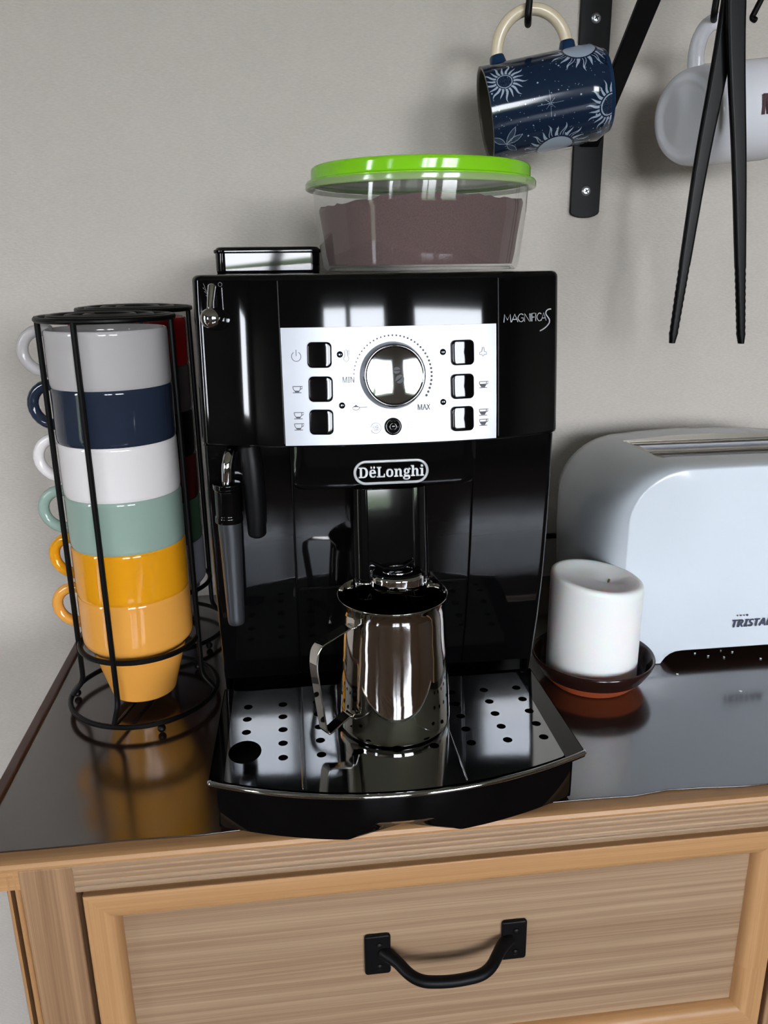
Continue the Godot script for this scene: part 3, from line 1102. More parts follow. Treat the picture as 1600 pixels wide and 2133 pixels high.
# ------------------------------------------------------------------ dresser
func dresser() -> void:
	var t := thing("dresser", "light brown wooden dresser with recessed drawer panel under the coffee machine", "dresser")
	# top: board with rounded nose
	var nose := PackedVector2Array([Vector2(-0.2965, -0.024), Vector2(-0.2965, -0.0012)])
	nose.append_array(PackedVector2Array([Vector2(0.1035, -0.0012), Vector2(0.1075, -0.0030), Vector2(0.1085, -0.0055), Vector2(0.1075, -0.0080), Vector2(0.1045, -0.0098), Vector2(0.1045, -0.024)]))
	nose.reverse()
	# polygon in (z, y), pushed along x
	var tp := moved(prism(nose, -0.78, 0.272, 0.0008), Vector3.ZERO, Basis(Vector3(0, 0, 1), Vector3(0, 1, 0), Vector3(-1, 0, 0)))
	obj("top_board", tp, M.pine, t)
	obj("edge_strip", box(Vector3(-0.2745, -0.012, -0.2965), Vector3(-0.2665, 0.0016, 0.0925), 0.001), M.dark_edge, t)
	# fluted rail under the top
	var ry := PackedVector2Array([Vector2(0.080, -0.0300), Vector2(0.080, -0.0098)])
	var n := 5
	for k in n:
		var ya := -0.0100 - k * 0.0040
		ry.append(Vector2(0.1046, ya))
		ry.append(Vector2(0.1050, ya - 0.0008))
		ry.append(Vector2(0.1050, ya - 0.0028))
		ry.append(Vector2(0.1046, ya - 0.0034))
		ry.append(Vector2(0.1041, ya - 0.0037))
	ry.append(Vector2(0.1046, -0.0300))
	ry.reverse()
	obj("fluted_rail", moved(prism(ry, -0.78, 0.208, 0.0003), Vector3.ZERO, Basis(Vector3(0, 0, 1), Vector3(0, 1, 0), Vector3(-1, 0, 0))), M.oak, t)
	# carcass
	var car := Shape.new()
	car.add(box(Vector3(-0.2470, -0.76, -0.29), Vector3(-0.228, -0.024, 0.095), 0.001))
	car.add(box(Vector3(0.745, -0.76, -0.29), Vector3(0.765, -0.024, 0.095), 0.001))
	car.add(box(Vector3(-0.228, -0.76, -0.29), Vector3(0.745, -0.024, -0.28), 0.001))
	car.add(box(Vector3(-0.228, -0.76, 0.060), Vector3(0.745, -0.024, 0.070), 0.001))
	obj("carcass", car, M.stile, t)
	obj("corner_stile", box(Vector3(-0.2400, -0.76, 0.075), Vector3(-0.2075, -0.0095, 0.1056), 0.0015), M.stile_up, t)
	obj("corner_bead", box(Vector3(-0.2490, -0.76, 0.075), Vector3(-0.2402, -0.0095, 0.1048), 0.003), M.pine_up, t)
	obj("middle_stile", box(Vector3(0.2725, -0.76, 0.075), Vector3(0.312, -0.0305, 0.1050), 0.0015), M.stile_up, t)
	obj("lower_rail", box(Vector3(-0.2075, -0.245, 0.075), Vector3(0.2725, -0.2135, 0.1046), 0.0015), M.oak, t)
	for x0 in [-0.2045]:
		drawer(t, x0, x0 + 0.4730)


func drawer(t: Node3D, x0: float, x1: float) -> void:
	var y1 := -0.0340
	var y0 := -0.2100
	var cx := (x0 + x1) / 2
	var cy := (y0 + y1) / 2
	# frame with a rounded inner edge that falls back to the panel
	var d := Node3D.new()
	d.name = "drawer"
	t.add_child(d, true)
	var prof := [[0.0, 0.075], [0.0, 0.1040], [0.0010, 0.1050], [0.0130, 0.1052], [0.0160, 0.1046], [0.0185, 0.1028], [0.0200, 0.1000], [0.0208, 0.0965], [0.0208, 0.0880]]
	var corner := [Vector2(x0, y0), Vector2(x1, y0), Vector2(x1, y1), Vector2(x0, y1)]
	var inw := [Vector2(1, 1), Vector2(-1, 1), Vector2(-1, -1), Vector2(1, -1)]
	for e in 4:
		var f := (e + 1) % 4
		var s := Shape.new()
		var rows := []
		for q in prof:
			var wa: Vector2 = corner[e] + inw[e] * q[0]
			var wb: Vector2 = corner[f] + inw[f] * q[0]
			rows.append(PackedVector3Array([Vector3(wa.x, wa.y, q[1]), Vector3(wb.x, wb.y, q[1])]))
		s.loft(rows, false, false, false)
		# back closes the moulding
		var l0: PackedVector3Array = rows[0]
		var l1: PackedVector3Array = rows[rows.size() - 1]
		s.quad(l1[0], l1[1], l0[1], l0[0])
		obj("frame_moulding", s, M.pine if e % 2 == 0 else M.pine_up, d, 50.0)
	obj("drawer_panel", box(Vector3(x0 + 0.019, y0 + 0.019, 0.084), Vector3(x1 - 0.019, y1 - 0.019, 0.0962), 0.0005), M.oak, d)
	# iron pull
	var h := Shape.new()
	var z := 0.0962
	for x in [-0.0185, 0.0775]:
		h.add(moved(prism(rrect(0.0180, 0.0330, 0.0022, 5), z, z + 0.0032, 0.0012), Vector3(x, -0.1105, 0)))
		for dy in [0.0085, -0.0095]:
			h.add(moved(lathe(V2([0.0024, 0.0, 0.0022, 0.0009, 0.0014, 0.0015, 0.0, 0.0017]), 16), Vector3(x + 0.001, -0.1105 + dy, z + 0.003), Basis(Vector3.RIGHT, PI / 2)))
	h.add(tube(soft3([Vector3(-0.0150, -0.1090, z + 0.002), Vector3(-0.0080, -0.1095, z + 0.008), Vector3(0.0050, -0.1150, z + 0.0235), Vector3(0.0295, -0.1162, z + 0.0255), Vector3(0.0540, -0.1150, z + 0.0235), Vector3(0.0670, -0.1095, z + 0.008), Vector3(0.0740, -0.1090, z + 0.002)], 0.011, 8), [0.0046, 0.0040, 0.0040, 0.0040, 0.0046], 16))
	obj("handle", h, M.iron, d).set_meta("label", "black iron bow handle on two screwed plates")


func cover() -> void:
	# glossy dark sheet, its front edge a little uneven
	var poly := PackedVector2Array([Vector2(-0.2655, 0.2960), Vector2(-0.2655, -0.0935)])
	for k in 41:
		var x := lerpf(-0.258, 0.775, k / 40.0)
		var w := 0.0006 * sin(k * 1.7) + 0.0004 * sin(k * 4.1)
		poly.append(Vector2(x, -(0.0980 + w - 0.004 * exp(-pow((x - 0.19) / 0.012, 2)))))
	poly.append(Vector2(0.775, 0.2960))
	var s := moved(prism(poly, -0.0012, 0.0, 0.0004), Vector3.ZERO, Basis(Vector3(1, 0, 0), Vector3(0, 0, -1), Vector3(0, 1, 0)))
	tag(obj("cover_sheet", s, M.cover), "glossy dark brown cover sheet lying on the dresser top", "cover sheet")


# ------------------------------------------------------------------ things beside and above the machine
func milk_jug() -> void:
	var t := thing("milk_jug", "polished stainless steel milk jug with strap handle on the drip plate", "milk jug", Vector3(-0.0005, 0.0450, 0.0535))
	var prof := soft(V2([0.0, 0.0014, 0.0300, 0.0014, 0.0330, 0.0, 0.0366, 0.0006, 0.0384, 0.0036, 0.0383, 0.0120, 0.0372, 0.034, 0.0356, 0.062, 0.0345, 0.082, 0.0344, 0.087, 0.0356, 0.0918, 0.0361, 0.0930, 0.0357, 0.0933, 0.0338, 0.087, 0.0338, 0.080, 0.0349, 0.062, 0.0365, 0.034, 0.0375, 0.012, 0.0340, 0.0030, 0.0, 0.0028]), 0.004, 5)
	var s := Shape.new()
	var rows := []
	var dir := atan2(-0.74, 0.67)
	for p in prof:
		var row := PackedVector3Array()
		for j in 96:
			var a := TAU * j / 96.0
			var k := clampf((p.y - 0.066) / 0.0275, 0.0, 1.0)
			var da := absf(wrapf(a - (-dir), -PI, PI))
			var f := exp(-pow(da / 0.30, 2)) * k * k
			row.append(Vector3(cos(a), 0, -sin(a)) * (p.x + 0.0060 * f) + Vector3(0, p.y + 0.0015 * f, 0))
		rows.append(row)
	s.loft(rows, false, false)
	obj("body", s, M.steel, t, 60.0)
	# strap handle
	var u := Vector3(-0.84, 0, 0.54).normalized()
	var v := Vector3(0.54, 0, 0.84).normalized()
	var path := soft3([u * 0.0338 + Vector3(0, 0.0850, 0), u * 0.0344 + Vector3(0, 0.0790, 0), u * 0.0370 + Vector3(0, 0.0800, 0), u * 0.0620 + Vector3(0, 0.0745, 0), u * 0.0640 + Vector3(0, 0.0620, 0), u * 0.0580 + Vector3(0, 0.0150, 0), u * 0.0560 + Vector3(0, 0.0120, 0), u * 0.0392 + Vector3(0, 0.0190, 0), u * 0.0374 + Vector3(0, 0.0170, 0), u * 0.0378 + Vector3(0, 0.0100, 0)], 0.006, 6)
	var loops := []
	for i in path.size():
		var a := path[maxi(i - 1, 0)]
		var b := path[mini(i + 1, path.size() - 1)]
		var tt := (b - a).normalized()
		var nn := tt.cross(v).normalized()
		var l := PackedVector3Array()
		for q in rrect(0.0085, 0.0011, 0.0005, 3):
			l.append(path[i] + v * q.x + nn * q.y)
		loops.append(l)
	var hs := Shape.new()
	hs.loft(loops)
	var flip := Shape.new()
	for k in range(0, hs.v.size(), 3):
		flip.tri(hs.v[k], hs.v[k + 2], hs.v[k + 1])
	obj("handle", hs if outward(hs) else flip, M.steel, t, 50.0)


func outward(s: Shape) -> bool:
	var vol := 0.0
	for k in range(0, s.v.size(), 3):
		vol += s.v[k].dot(s.v[k + 1].cross(s.v[k + 2]))
	return vol > 0.0


func coffee_tub() -> void:
	var t := thing("coffee_tub", "round clear plastic tub of ground coffee with lime green lid on the coffee machine", "food tub", Vector3(0.0445, 0.3378, -0.1105))
	obj("tub_wall", lathe(soft(V2([0.0, 0.0030, 0.0700, 0.0030, 0.0715, 0.0004, 0.0735, 0.0004, 0.0755, 0.0040, 0.0804, 0.0450, 0.0811, 0.0610]), 0.0018), 96), M.tub, t)
	obj("tub_rim", lathe(soft(V2([0.0810, 0.0606, 0.0850, 0.0578, 0.0866, 0.0584, 0.0866, 0.0628, 0.0820, 0.0640]), 0.001), 96), M.tub_rim, t)
	# uneven heap of coffee
	var s := Shape.new()
	var rows := []
	var nz := noise(0.9, 77, 3)
	for q in [[0.0, 0.0045], [0.045, 0.0045], [0.0705, 0.0045], [0.0722, 0.012], [0.0740, 0.026]]:
		rows.append(ring(Vector3(0, q[1], 0), Vector3(1, 0, 0), Vector3(0, 0, -1), q[0], 96))
	for q in [1.0, 0.985, 0.94, 0.8, 0.6, 0.4, 0.2, 0.0]:
		var row := PackedVector3Array()
		for j in 96:
			var a := TAU * j / 96.0
			var x: float = cos(a) * q
			var z: float = -sin(a) * q
			var h: float = 0.0490 + 0.0020 * x + 0.0020 * sin(3.0 * a + 0.6) * q + 0.0022 * nz.get_noise_2d(x * 6.0, z * 6.0) - (0.0022 if q == 1.0 else 0.0)
			row.append(Vector3(x * (0.0720 + h * 0.112), h, z * (0.0720 + h * 0.112)))
		rows.append(row)
	s.loft(rows, false, false)
	obj("ground_coffee", s, M.coffee, t, 60.0)
	obj("lid", lathe(soft(V2([0.0, 0.0630, 0.0790, 0.0630, 0.0812, 0.0612, 0.0856, 0.0622, 0.0858, 0.0638, 0.0824, 0.0644, 0.0822, 0.0722, 0.0810, 0.0738, 0.0775, 0.0740, 0.0745, 0.0735, 0.0730, 0.0725, 0.0, 0.0722]), 0.0012), 96), M.lime, t)


func toaster() -> void:
	var t := thing("toaster", "glossy white two-slot toaster at the right edge beside the candle", "toaster")
	var cx := 0.345
	var hwf := 0.129
	var sections := [
		[-0.0755, 0.0013, 0.1765, 0.050], [-0.0757, 0.0004, 0.1774, 0.051], [-0.0764, 0.0, 0.1780, 0.052], [-0.0785, -0.0025, 0.1788, 0.053],
		[-0.0850, -0.0075, 0.1796, 0.056], [-0.0950, -0.0110, 0.1798, 0.060], [-0.1100, -0.0145, 0.1796, 0.064], [-0.1300, -0.0170, 0.1790, 0.067], [-0.1600, -0.0180, 0.1780, 0.068],
		[-0.1900, -0.0165, 0.1780, 0.067], [-0.2150, -0.0130, 0.1785, 0.066], [-0.2350, -0.0070, 0.1765, 0.062], [-0.2450, 0.0, 0.1730, 0.058], [-0.2500, 0.008, 0.1680, 0.054]]
	var loops := []
	var flats := []
	for q in sections:
		var hw: float = hwf - q[1]
		var top: float = q[2]
		var r: float = q[3]
		var p := PackedVector2Array()
		# counter-clockwise from the arch under the body
		p.append_array(V2([-0.089, 0.0008, -0.0875, 0.0030, -0.085, 0.0066, -0.081, 0.0098, -0.076, 0.0116, -0.070, 0.0122, 0.070, 0.0122, 0.076, 0.0116, 0.081, 0.0098, 0.085, 0.0066, 0.0875, 0.0030, 0.089, 0.0008]))
		p.append(Vector2(hw - 0.030, 0.0008))
		for k in 5:
			var a := -PI / 2 + PI / 2 * k / 4.0
			p.append(Vector2(hw - 0.016 + 0.010 * cos(a), 0.0108 + 0.010 * sin(a)))
		p.append(Vector2(hw - 0.0020, 0.05))
		p.append(Vector2(hw, 0.09))
		for k in 13:
			var a := PI / 2 * k / 12.0
			p.append(Vector2(hw - r + r * cos(a), top - r * 0.9 + r * 0.9 * sin(a)))
		for k in 7:
			var x := lerpf(hw - r, -hw + r, (k + 1) / 8.0)
			p.append(Vector2(x, top + (0.0 if q[0] > -0.18 else 0.0035) * (1.0 - pow(x / (hw - r), 2))))
		for k in 13:
			var a := PI / 2 + PI / 2 * k / 12.0
			p.append(Vector2(-hw + r + r * cos(a), top - r * 0.9 + r * 0.9 * sin(a)))
		p.append(Vector2(-hw, 0.09))
		p.append(Vector2(-hw + 0.0020, 0.05))
		for k in 5:
			var a := PI + PI / 2 * k / 4.0
			p.append(Vector2(-hw + 0.016 + 0.010 * cos(a), 0.0108 + 0.010 * sin(a)))
		p.append(Vector2(-hw + 0.030, 0.0008))
		var l := PackedVector3Array()
		for w in p:
			l.append(Vector3(cx + w.x, w.y, q[0]))
		loops.append(l)
		flats.append(p)
	loops.reverse()
	flats.reverse()
	var s := Shape.new()
	s.loft(loops, false, false)
	s.cap_poly(loops[0], flats[0], true)
	# gently domed front face
	var dome := [loops[loops.size() - 1]]
	var fc := Vector3(cx, 0.092, -0.0755)
	for k in [0.99, 0.96, 0.92, 0.85, 0.75, 0.6, 0.42, 0.22, 0.08]:
		var l := PackedVector3Array()
		for p in dome[0]:
			var q := Vector3(p.x, maxf(p.y, 0.0124), p.z)
			l.append(fc + (q - fc) * k + Vector3(0, 0, 0.0066 * (1.0 - k * k)))
		dome.append(l)
	s.loft(dome, false, true)
	# slots are cut out of the shell
	var comb := CSGCombiner3D.new()
	comb.name = "shell"
	t.add_child(comb, true)
	var body := CSGMesh3D.new()
	body.name = "shell_body"
	body.mesh = s.mesh(38)
	body.material = M.white_plastic
	comb.add_child(body, true)
	var rec := CSGBox3D.new()
	rec.name = "recess"
	rec.size = Vector3(0.176, 0.08, 0.080)
	rec.position = Vector3(cx + 0.0005, 0.1740 + 0.04, -0.155)
	rec.operation = CSGShape3D.OPERATION_SUBTRACTION
	rec.material = M.slot_metal
	comb.add_child(rec, true)
	for z in [-0.1340, -0.1755]:
		var b := CSGBox3D.new()
		b.name = "slot"
		b.size = Vector3(0.150, 0.044, 0.0190 if z > -0.15 else 0.0210)
		b.position = Vector3(cx, 0.174, z)
		b.operation = CSGShape3D.OPERATION_SUBTRACTION
		b.material = M.slot_shine
		comb.add_child(b, true)
	# metal trim round the slots
	for q in [[-0.1160, 0.0026], [-0.1545, 0.0050], [-0.1935, 0.0026]]:
		obj("slot_bar", box(Vector3(cx - 0.0870, 0.1735, q[0] - q[1]), Vector3(cx + 0.0870, 0.1762, q[0] + q[1]), 0.0012), M.slot_metal, t)
	for x in [-0.0850, 0.0850]:
		obj("slot_end", box(Vector3(cx + x - 0.0030, 0.1737, -0.1945), Vector3(cx + x + 0.0030, 0.1768, -0.1145), 0.0012), M.slot_metal, t)
	var w := put("brand_lettering", letters("TRISTAR", 0.0104, 0.0004, "Droid Sans", true), M.navy_text, t)
	w.position = Vector3(0.3355, 0.0372, -0.0707)
	var sk := Basis(Vector3(0.95, 0, 0), Vector3(0.14, 0.95, 0), Vector3(0, 0, 1))
	w.basis = sk
	for k in 4:
		obj("brand_dot", moved(prism(rrect(0.0014, 0.0014, 0.0006, 3) if k < 3 else rrect(0.0019, 0.0019, 0.0008, 3), 0, 0.0003), Vector3(0.3205 + 0.0030 * k, 0.0452, -0.0703)), M.navy_text if k == 3 else M.print_grey, t)
	obj("base_plate", box(Vector3(cx - 0.10, 0.0118, -0.235), Vector3(cx + 0.10, 0.0150, -0.080), 0.001), M.matt_black, t)
	var cord := thing("power_cord", "thin black power cord along the wall between coffee machine and toaster", "power cord")
	obj("cable", tube(soft3([Vector3(0.06, 0.040, -0.2915), Vector3(0.16, 0.049, -0.2925), Vector3(0.245, 0.0498, -0.2925), Vector3(0.30, 0.045, -0.2890), Vector3(0.34, 0.030, -0.2560)], 0.03), [0.0030], 12), M.wire, cord)


func candle() -> void:
	var d := thing("dish", "small brown glazed terracotta dish under the white candle", "dish", Vector3(0.1855, 0.0, -0.0585))
	obj("clay_body", lathe(soft(V2([0.0, 0.0020, 0.0280, 0.0012, 0.0320, 0.0, 0.0345, 0.0010, 0.0440, 0.0110]), 0.002), 72), M.terracotta, d)
	obj("glazed_rim", lathe(soft(V2([0.0440, 0.0110, 0.0498, 0.0205, 0.0512, 0.0245, 0.0502, 0.0262, 0.0488, 0.0250, 0.0440, 0.0150, 0.0360, 0.0070, 0.0, 0.0055]), 0.0016), 72), M.glaze, d, 60.0)
	var t := thing("candle", "stubby white pillar candle with slumped top standing in the dish", "candle", Vector3(0.1845, 0.0060, -0.0585))
	var rows := []
	var r0 := 0.0378
	for q in [[0.0, 0.0], [0.030, 0.0], [0.0355, 0.0], [0.0372, 0.0020], [0.0378, 0.0055]]:
		rows.append(ring(Vector3(0, q[1], 0), Vector3(1, 0, 0), Vector3(0, 0, -1), q[0], 72))
	for k in 8:
		rows.append(cand_row(r0, lerpf(0.02, 0.955, k / 7.0), 1.0))
	for q in [[0.985, 0.985], [1.0, 0.94], [1.0, 0.88], [0.993, 0.80], [0.975, 0.68], [0.96, 0.5], [0.955, 0.3], [0.95, 0.12], [0.95, 0.0]]:
		rows.append(cand_row(r0 * q[1], q[0], q[1]))
	var s := Shape.new()
	s.loft(rows, false, false)
	obj("wax", s, M.wax, t, 60.0)
	obj("wick", tube(PackedVector3Array([Vector3(0.011, 0.078, -0.004), Vector3(0.0125, 0.0835, -0.004)]), [0.0010], 8), M.wick, t)


func cand_row(r: float, f: float, q: float) -> PackedVector3Array:
	var row := PackedVector3Array()
	for j in 72:
		var a := TAU * j / 72.0
		var x := cos(a) * r
		var z := -sin(a) * r
		var top := 0.0895 - 0.115 * x - 0.04 * z
		var dent := 0.0035 * exp(-(pow((x - 0.013) / 0.009, 2) + pow((z + 0.003) / 0.007, 2))) if q < 0.9 else 0.0
		row.append(Vector3(x, top * f - dent, z))
	return row


func ear(r: float, w: float, y0: float) -> PackedVector3Array:
	var p := PackedVector3Array()
	for k in 25:
		var a := deg_to_rad(lerpf(-10.0, 190.0, k / 24.0))
		p.append(Vector3(cos(a) * w, y0 + sin(a) * r, 0))
	return p


func hanging_mugs() -> void:
	# navy mug: local x runs from mouth to base, handle up
	var t := thing("mug", "navy blue mug with pale sun drawings and cream handle hanging from a hook", "mug")
	var u := Vector3(0.972, 0.178, 0.11).normalized()
	var w := Vector3(-0.1, 0.0, 1).normalized()
	w = (w - u * u.dot(w)).normalized()
	var up := w.cross(u).normalized()
	t.transform = Transform3D(Basis(u, up, w), Vector3(0.1155, 0.4625, -0.2))
	var R := 0.0375
	var L := 0.0985
	var s := Shape.new()
	var prof := [[0.0, 0.0], [0.0012, 0.06], [0.0, 0.94], [0.0, 1.0]]
	var seg := 96
	for i in 12:
		for j in seg:
			var q := []
			for c in [[i, j], [i + 1, j], [i + 1, j + 1], [i, j + 1]]:
				var a: float = TAU * c[1] / seg
				var f: float = c[0] / 12.0
				var rr := R
				if f > 0.93:
					rr = R - 0.0045 * pow((f - 0.93) / 0.07, 2)
				q.append([Vector3(f * L, sin(a) * rr, cos(a) * rr), Vector2(a / TAU, f)])
			s.tri(q[0][0], q[1][0], q[2][0], q[0][1], q[1][1], q[2][1])
			s.tri(q[0][0], q[2][0], q[3][0], q[0][1], q[2][1], q[3][1])
	if prof and not outward(s):
		var fl := Shape.new()
		for k in range(0, s.v.size(), 3):
			fl.tri(s.v[k], s.v[k + 2], s.v[k + 1], s.uv[k], s.uv[k + 2], s.uv[k + 1])
		s = fl
	obj("printed_body", s, M.mug_print, t)
	var side := Basis(Vector3(0, 0, 1), Vector3(1, 0, 0), Vector3(0, 1, 0))
	obj("base", moved(lathe(soft(V2([0.0330, 0.0, 0.0322, 0.0030, 0.0290, 0.0034, 0.0275, 0.0012, 0.0, 0.0012]), 0.001), 72), Vector3(L, 0, 0), side), M.mug_navy, t, 60.0)
	obj("inside", moved(lathe(soft(V2([0.0, 0.093, 0.031, 0.093, 0.0340, 0.088, 0.0345, 0.0010, 0.0360, -0.0006, 0.0375, 0.0]), 0.001), 72), Vector3.ZERO, side), M.mug_inside, t, 60.0)
	var hp := PackedVector3Array()
	for p in ear(0.0315, 0.0293, 0.0405):
		hp.append(Vector3(p.x + 0.0455, p.y, 0))
	obj("handle", tube(hp, [0.0049], 16), M.mug_cream, t)
	for e in [0, hp.size() - 1]:
		var a := hp[e]
		var d := (hp[1] - hp[0]).normalized() if e == 0 else (hp[hp.size() - 2] - hp[hp.size() - 1]).normalized()
		obj("handle_socket", tube(PackedVector3Array([a - d * 0.004 - Vector3(0, 0.002, 0), a + d * 0.001, a + d * 0.0065]), [0.0085, 0.0074, 0.0062], 18), M.mug_navy, t)
	# white mug
	var m := thing("mug", "plain white mug hanging base outwards behind the black tongs", "mug")
	var u2 := Vector3(0.93, 0.13, -0.34).normalized()
	var w2 := Vector3(0.34, 0, 0.93).normalized()
	w2 = (w2 - u2 * u2.dot(w2)).normalized()
	m.transform = Transform3D(Basis(u2, w2.cross(u2).normalized(), w2), Vector3(0.2880, 0.4610, -0.1930))
	var body := lathe(soft(V2([0.0, 0.0026, 0.0260, 0.0026, 0.0300, 0.0, 0.0345, 0.0014, 0.0385, 0.0075, 0.0405, 0.020, 0.0415, 0.060, 0.0425, 0.100, 0.0410, 0.1012, 0.0398, 0.100, 0.0385, 0.020, 0.0350, 0.0070, 0.0, 0.0060]), 0.004), 80)
	obj("body", moved(body, Vector3.ZERO, Basis(Vector3(0, 0, 1), Vector3(1, 0, 0), Vector3(0, 1, 0))), M.mug_white, m, 50.0)
	var h2 := PackedVector3Array()
	for p in ear(0.0300, 0.0245, 0.0425):
		h2.append(Vector3(p.x + 0.0400, p.y, 0))
	obj("handle", tube(h2, [0.0066], 16), M.mug_white, m)
	var lt := put("printed_letter", letters("M", 0.022, 0.0014, "Droid Sans", true), mat(c8(84, 60, 66), 0.5), m)
	lt.transform = Transform3D(Basis(Vector3(1, 0, 0), deg_to_rad(6.0)), Vector3(0.0565, 0.0010, 0.0424))


func wall_hangers() -> void:
	var shelf := thing("wall_shelf", "slatted wooden wall shelf above the mugs", "shelf")
	for k in 4:
		obj("slat", box(Vector3(0.06, 0.660, -0.2900 + k * 0.066), Vector3(0.95, 0.676, -0.2560 + k * 0.066), 0.002), M.stile, shelf)
	obj("rail", box(Vector3(0.30, 0.6515, -0.29), Vector3(0.325, 0.6602, -0.05), 0.002), M.stile, shelf)
	var t := thing("shelf_bracket", "black iron shelf bracket screwed to the wall right of the navy mug", "shelf bracket")
	var st := PackedVector2Array([Vector2(0.2568, 0.391), Vector2(0.2568, 0.6595), Vector2(0.2270, 0.6595), Vector2(0.2270, 0.391)])
	for k in range(1, 8):
		var a := PI + PI * k / 8.0
		st.append(Vector2(0.2419 + 0.0149 * cos(a), 0.391 + 0.0055 * sin(a)))
	obj("wall_strap", prism(st, -0.2968, -0.2922, 0.0006), M.iron, t)
	obj("shelf_arm", box(Vector3(0.2270, 0.6553, -0.2965), Vector3(0.2568, 0.6598, -0.03), 0.0006), M.iron, t)
	# diagonal brace
	var path := soft3([Vector3(0.242, 0.4530, -0.2905), Vector3(0.242, 0.4610, -0.2780), Vector3(0.242, 0.640, -0.0560), Vector3(0.242, 0.6540, -0.045)], 0.01)
	var loops := []
	for i in path.size():
		var tt := (path[mini(i + 1, path.size() - 1)] - path[maxi(i - 1, 0)]).normalized()
		var nn := Vector3.RIGHT.cross(tt).normalized()
		var l := PackedVector3Array()
		for q in rrect(0.0185, 0.0050, 0.0014, 4):
			l.append(path[i] + Vector3.RIGHT * q.x + nn * q.y)
		loops.append(l)
	var br := Shape.new()
	br.loft(loops)
	if not outward(br):
		var fl := Shape.new()
		for k in range(0, br.v.size(), 3):
			fl.tri(br.v[k], br.v[k + 2], br.v[k + 1])
		br = fl
	obj("brace", br, M.iron, t)
	for y in [0.562, 0.4105]:
		var sc := obj("screw", moved(lathe(soft(V2([0.0048, 0.0, 0.0046, 0.0010, 0.0030, 0.0019, 0.0, 0.0021]), 0.0005), 24), Vector3(0.2418, y, -0.2924), Basis(Vector3.RIGHT, PI / 2)), M.zinc, t)
		var cross := Shape.new()
		for a in [0.5, 0.5 + PI / 2]:
			cross.add(moved(box(Vector3(-0.0022, -0.0005, 0), Vector3(0.0022, 0.0005, 0.0004), 0.0001), Vector3(0.2418, y, -0.2905), Basis(Vector3(0, 0, 1), a)))
		obj("screw_cross", cross, M.matt_black, sc)
	# hooks
	for q in [["black iron hook holding the navy mug by its handle", 0.1490, 0.5335, -0.197, -16.0], ["black iron hook holding the white mug by its handle", 0.3080, 0.5385, -0.192, -27.0], ["black iron hook carrying the long black tongs", 0.3010, 0.6050, -0.150, -27.0]]:
		var h := thing("hook", q[0], "hook", Vector3(q[1], q[2], q[3]), "hooks under the wall shelf")
		h.rotation_degrees.y = q[4]
		obj("rod", tube(soft3([Vector3(0.0015, 0.658 - q[2], 0.012), Vector3(0.0008, 0.020, 0.0105), Vector3(-0.0005, -0.0008, 0.0095), Vector3(-0.0005, -0.0020, 0.0), Vector3(0, -0.0005, -0.0095), Vector3(0, 0.006, -0.0125)], 0.008), [0.0028], 12), M.iron, h)
	var hk := thing("hook", "short slanted black hook right of the top of the tongs", "hook", Vector3.ZERO, "hooks under the wall shelf")
	obj("rod", tube(soft3([Vector3(0.3370, 0.5330, -0.178), Vector3(0.3345, 0.5350, -0.180), Vector3(0.3540, 0.5750, -0.180), Vector3(0.3600, 0.6580, -0.190)], 0.006), [0.0024], 12), M.iron, hk)
	# tongs
	var g := thing("tongs", "long slim black tongs with ribbed tips hanging in front of the white mug", "tongs")
	for side in [0, 1]:
		var ctl: PackedVector3Array = [PackedVector3Array([Vector3(0.3010, 0.600, -0.1480), Vector3(0.2985, 0.538, -0.1480), Vector3(0.2940, 0.490, -0.1480), Vector3(0.2860, 0.421, -0.1480), Vector3(0.2752, 0.274, -0.1480)]), PackedVector3Array([Vector3(0.2940, 0.600, -0.1400), Vector3(0.2975, 0.536, -0.1400), Vector3(0.3040, 0.488, -0.1400), Vector3(0.3150, 0.420, -0.1400), Vector3(0.3350, 0.273, -0.1400)])][side]
		var curve := soft3(Array(ctl), 0.03, 6)
		var lp := []
		var total := curve.size()
		var fine := PackedVector3Array()
		for k in total - 1:
			var steps := maxi(1, int(curve[k].distance_to(curve[k + 1]) / 0.0028))
			for m in steps:
				fine.append(curve[k].lerp(curve[k + 1], float(m) / steps))
		fine.append(curve[total - 1])
		for k in fine.size():
			var f := clampf((0.600 - fine[k].y) / 0.328, 0.0, 1.0)
			var wd := lerpf(0.0082, 0.0036, clampf((f - 0.15) / 0.85, 0.0, 1.0))
			if f > 0.80 and k % 2 == 0:
				wd -= 0.0005
			if f > 0.985:
				wd *= 0.75
			var row := PackedVector3Array()
			for q in rrect(wd * 2.0, 0.0062, 0.0024, 4):
				row.append(fine[k] + Vector3(q.x, 0, -q.y))
			row.reverse()
			lp.append(row)
		var s := Shape.new()
		s.loft(lp)
		if not outward(s):
			var fl := Shape.new()
			for k in range(0, s.v.size(), 3):
				fl.tri(s.v[k], s.v[k + 2], s.v[k + 1])
			s = fl
		obj("arm", s, M.satin_black, g)
	obj("pivot", tube(PackedVector3Array([Vector3(0.2965, 0.598, -0.154), Vector3(0.2965, 0.598, -0.134)]), [0.0085], 20), M.satin_black, g)


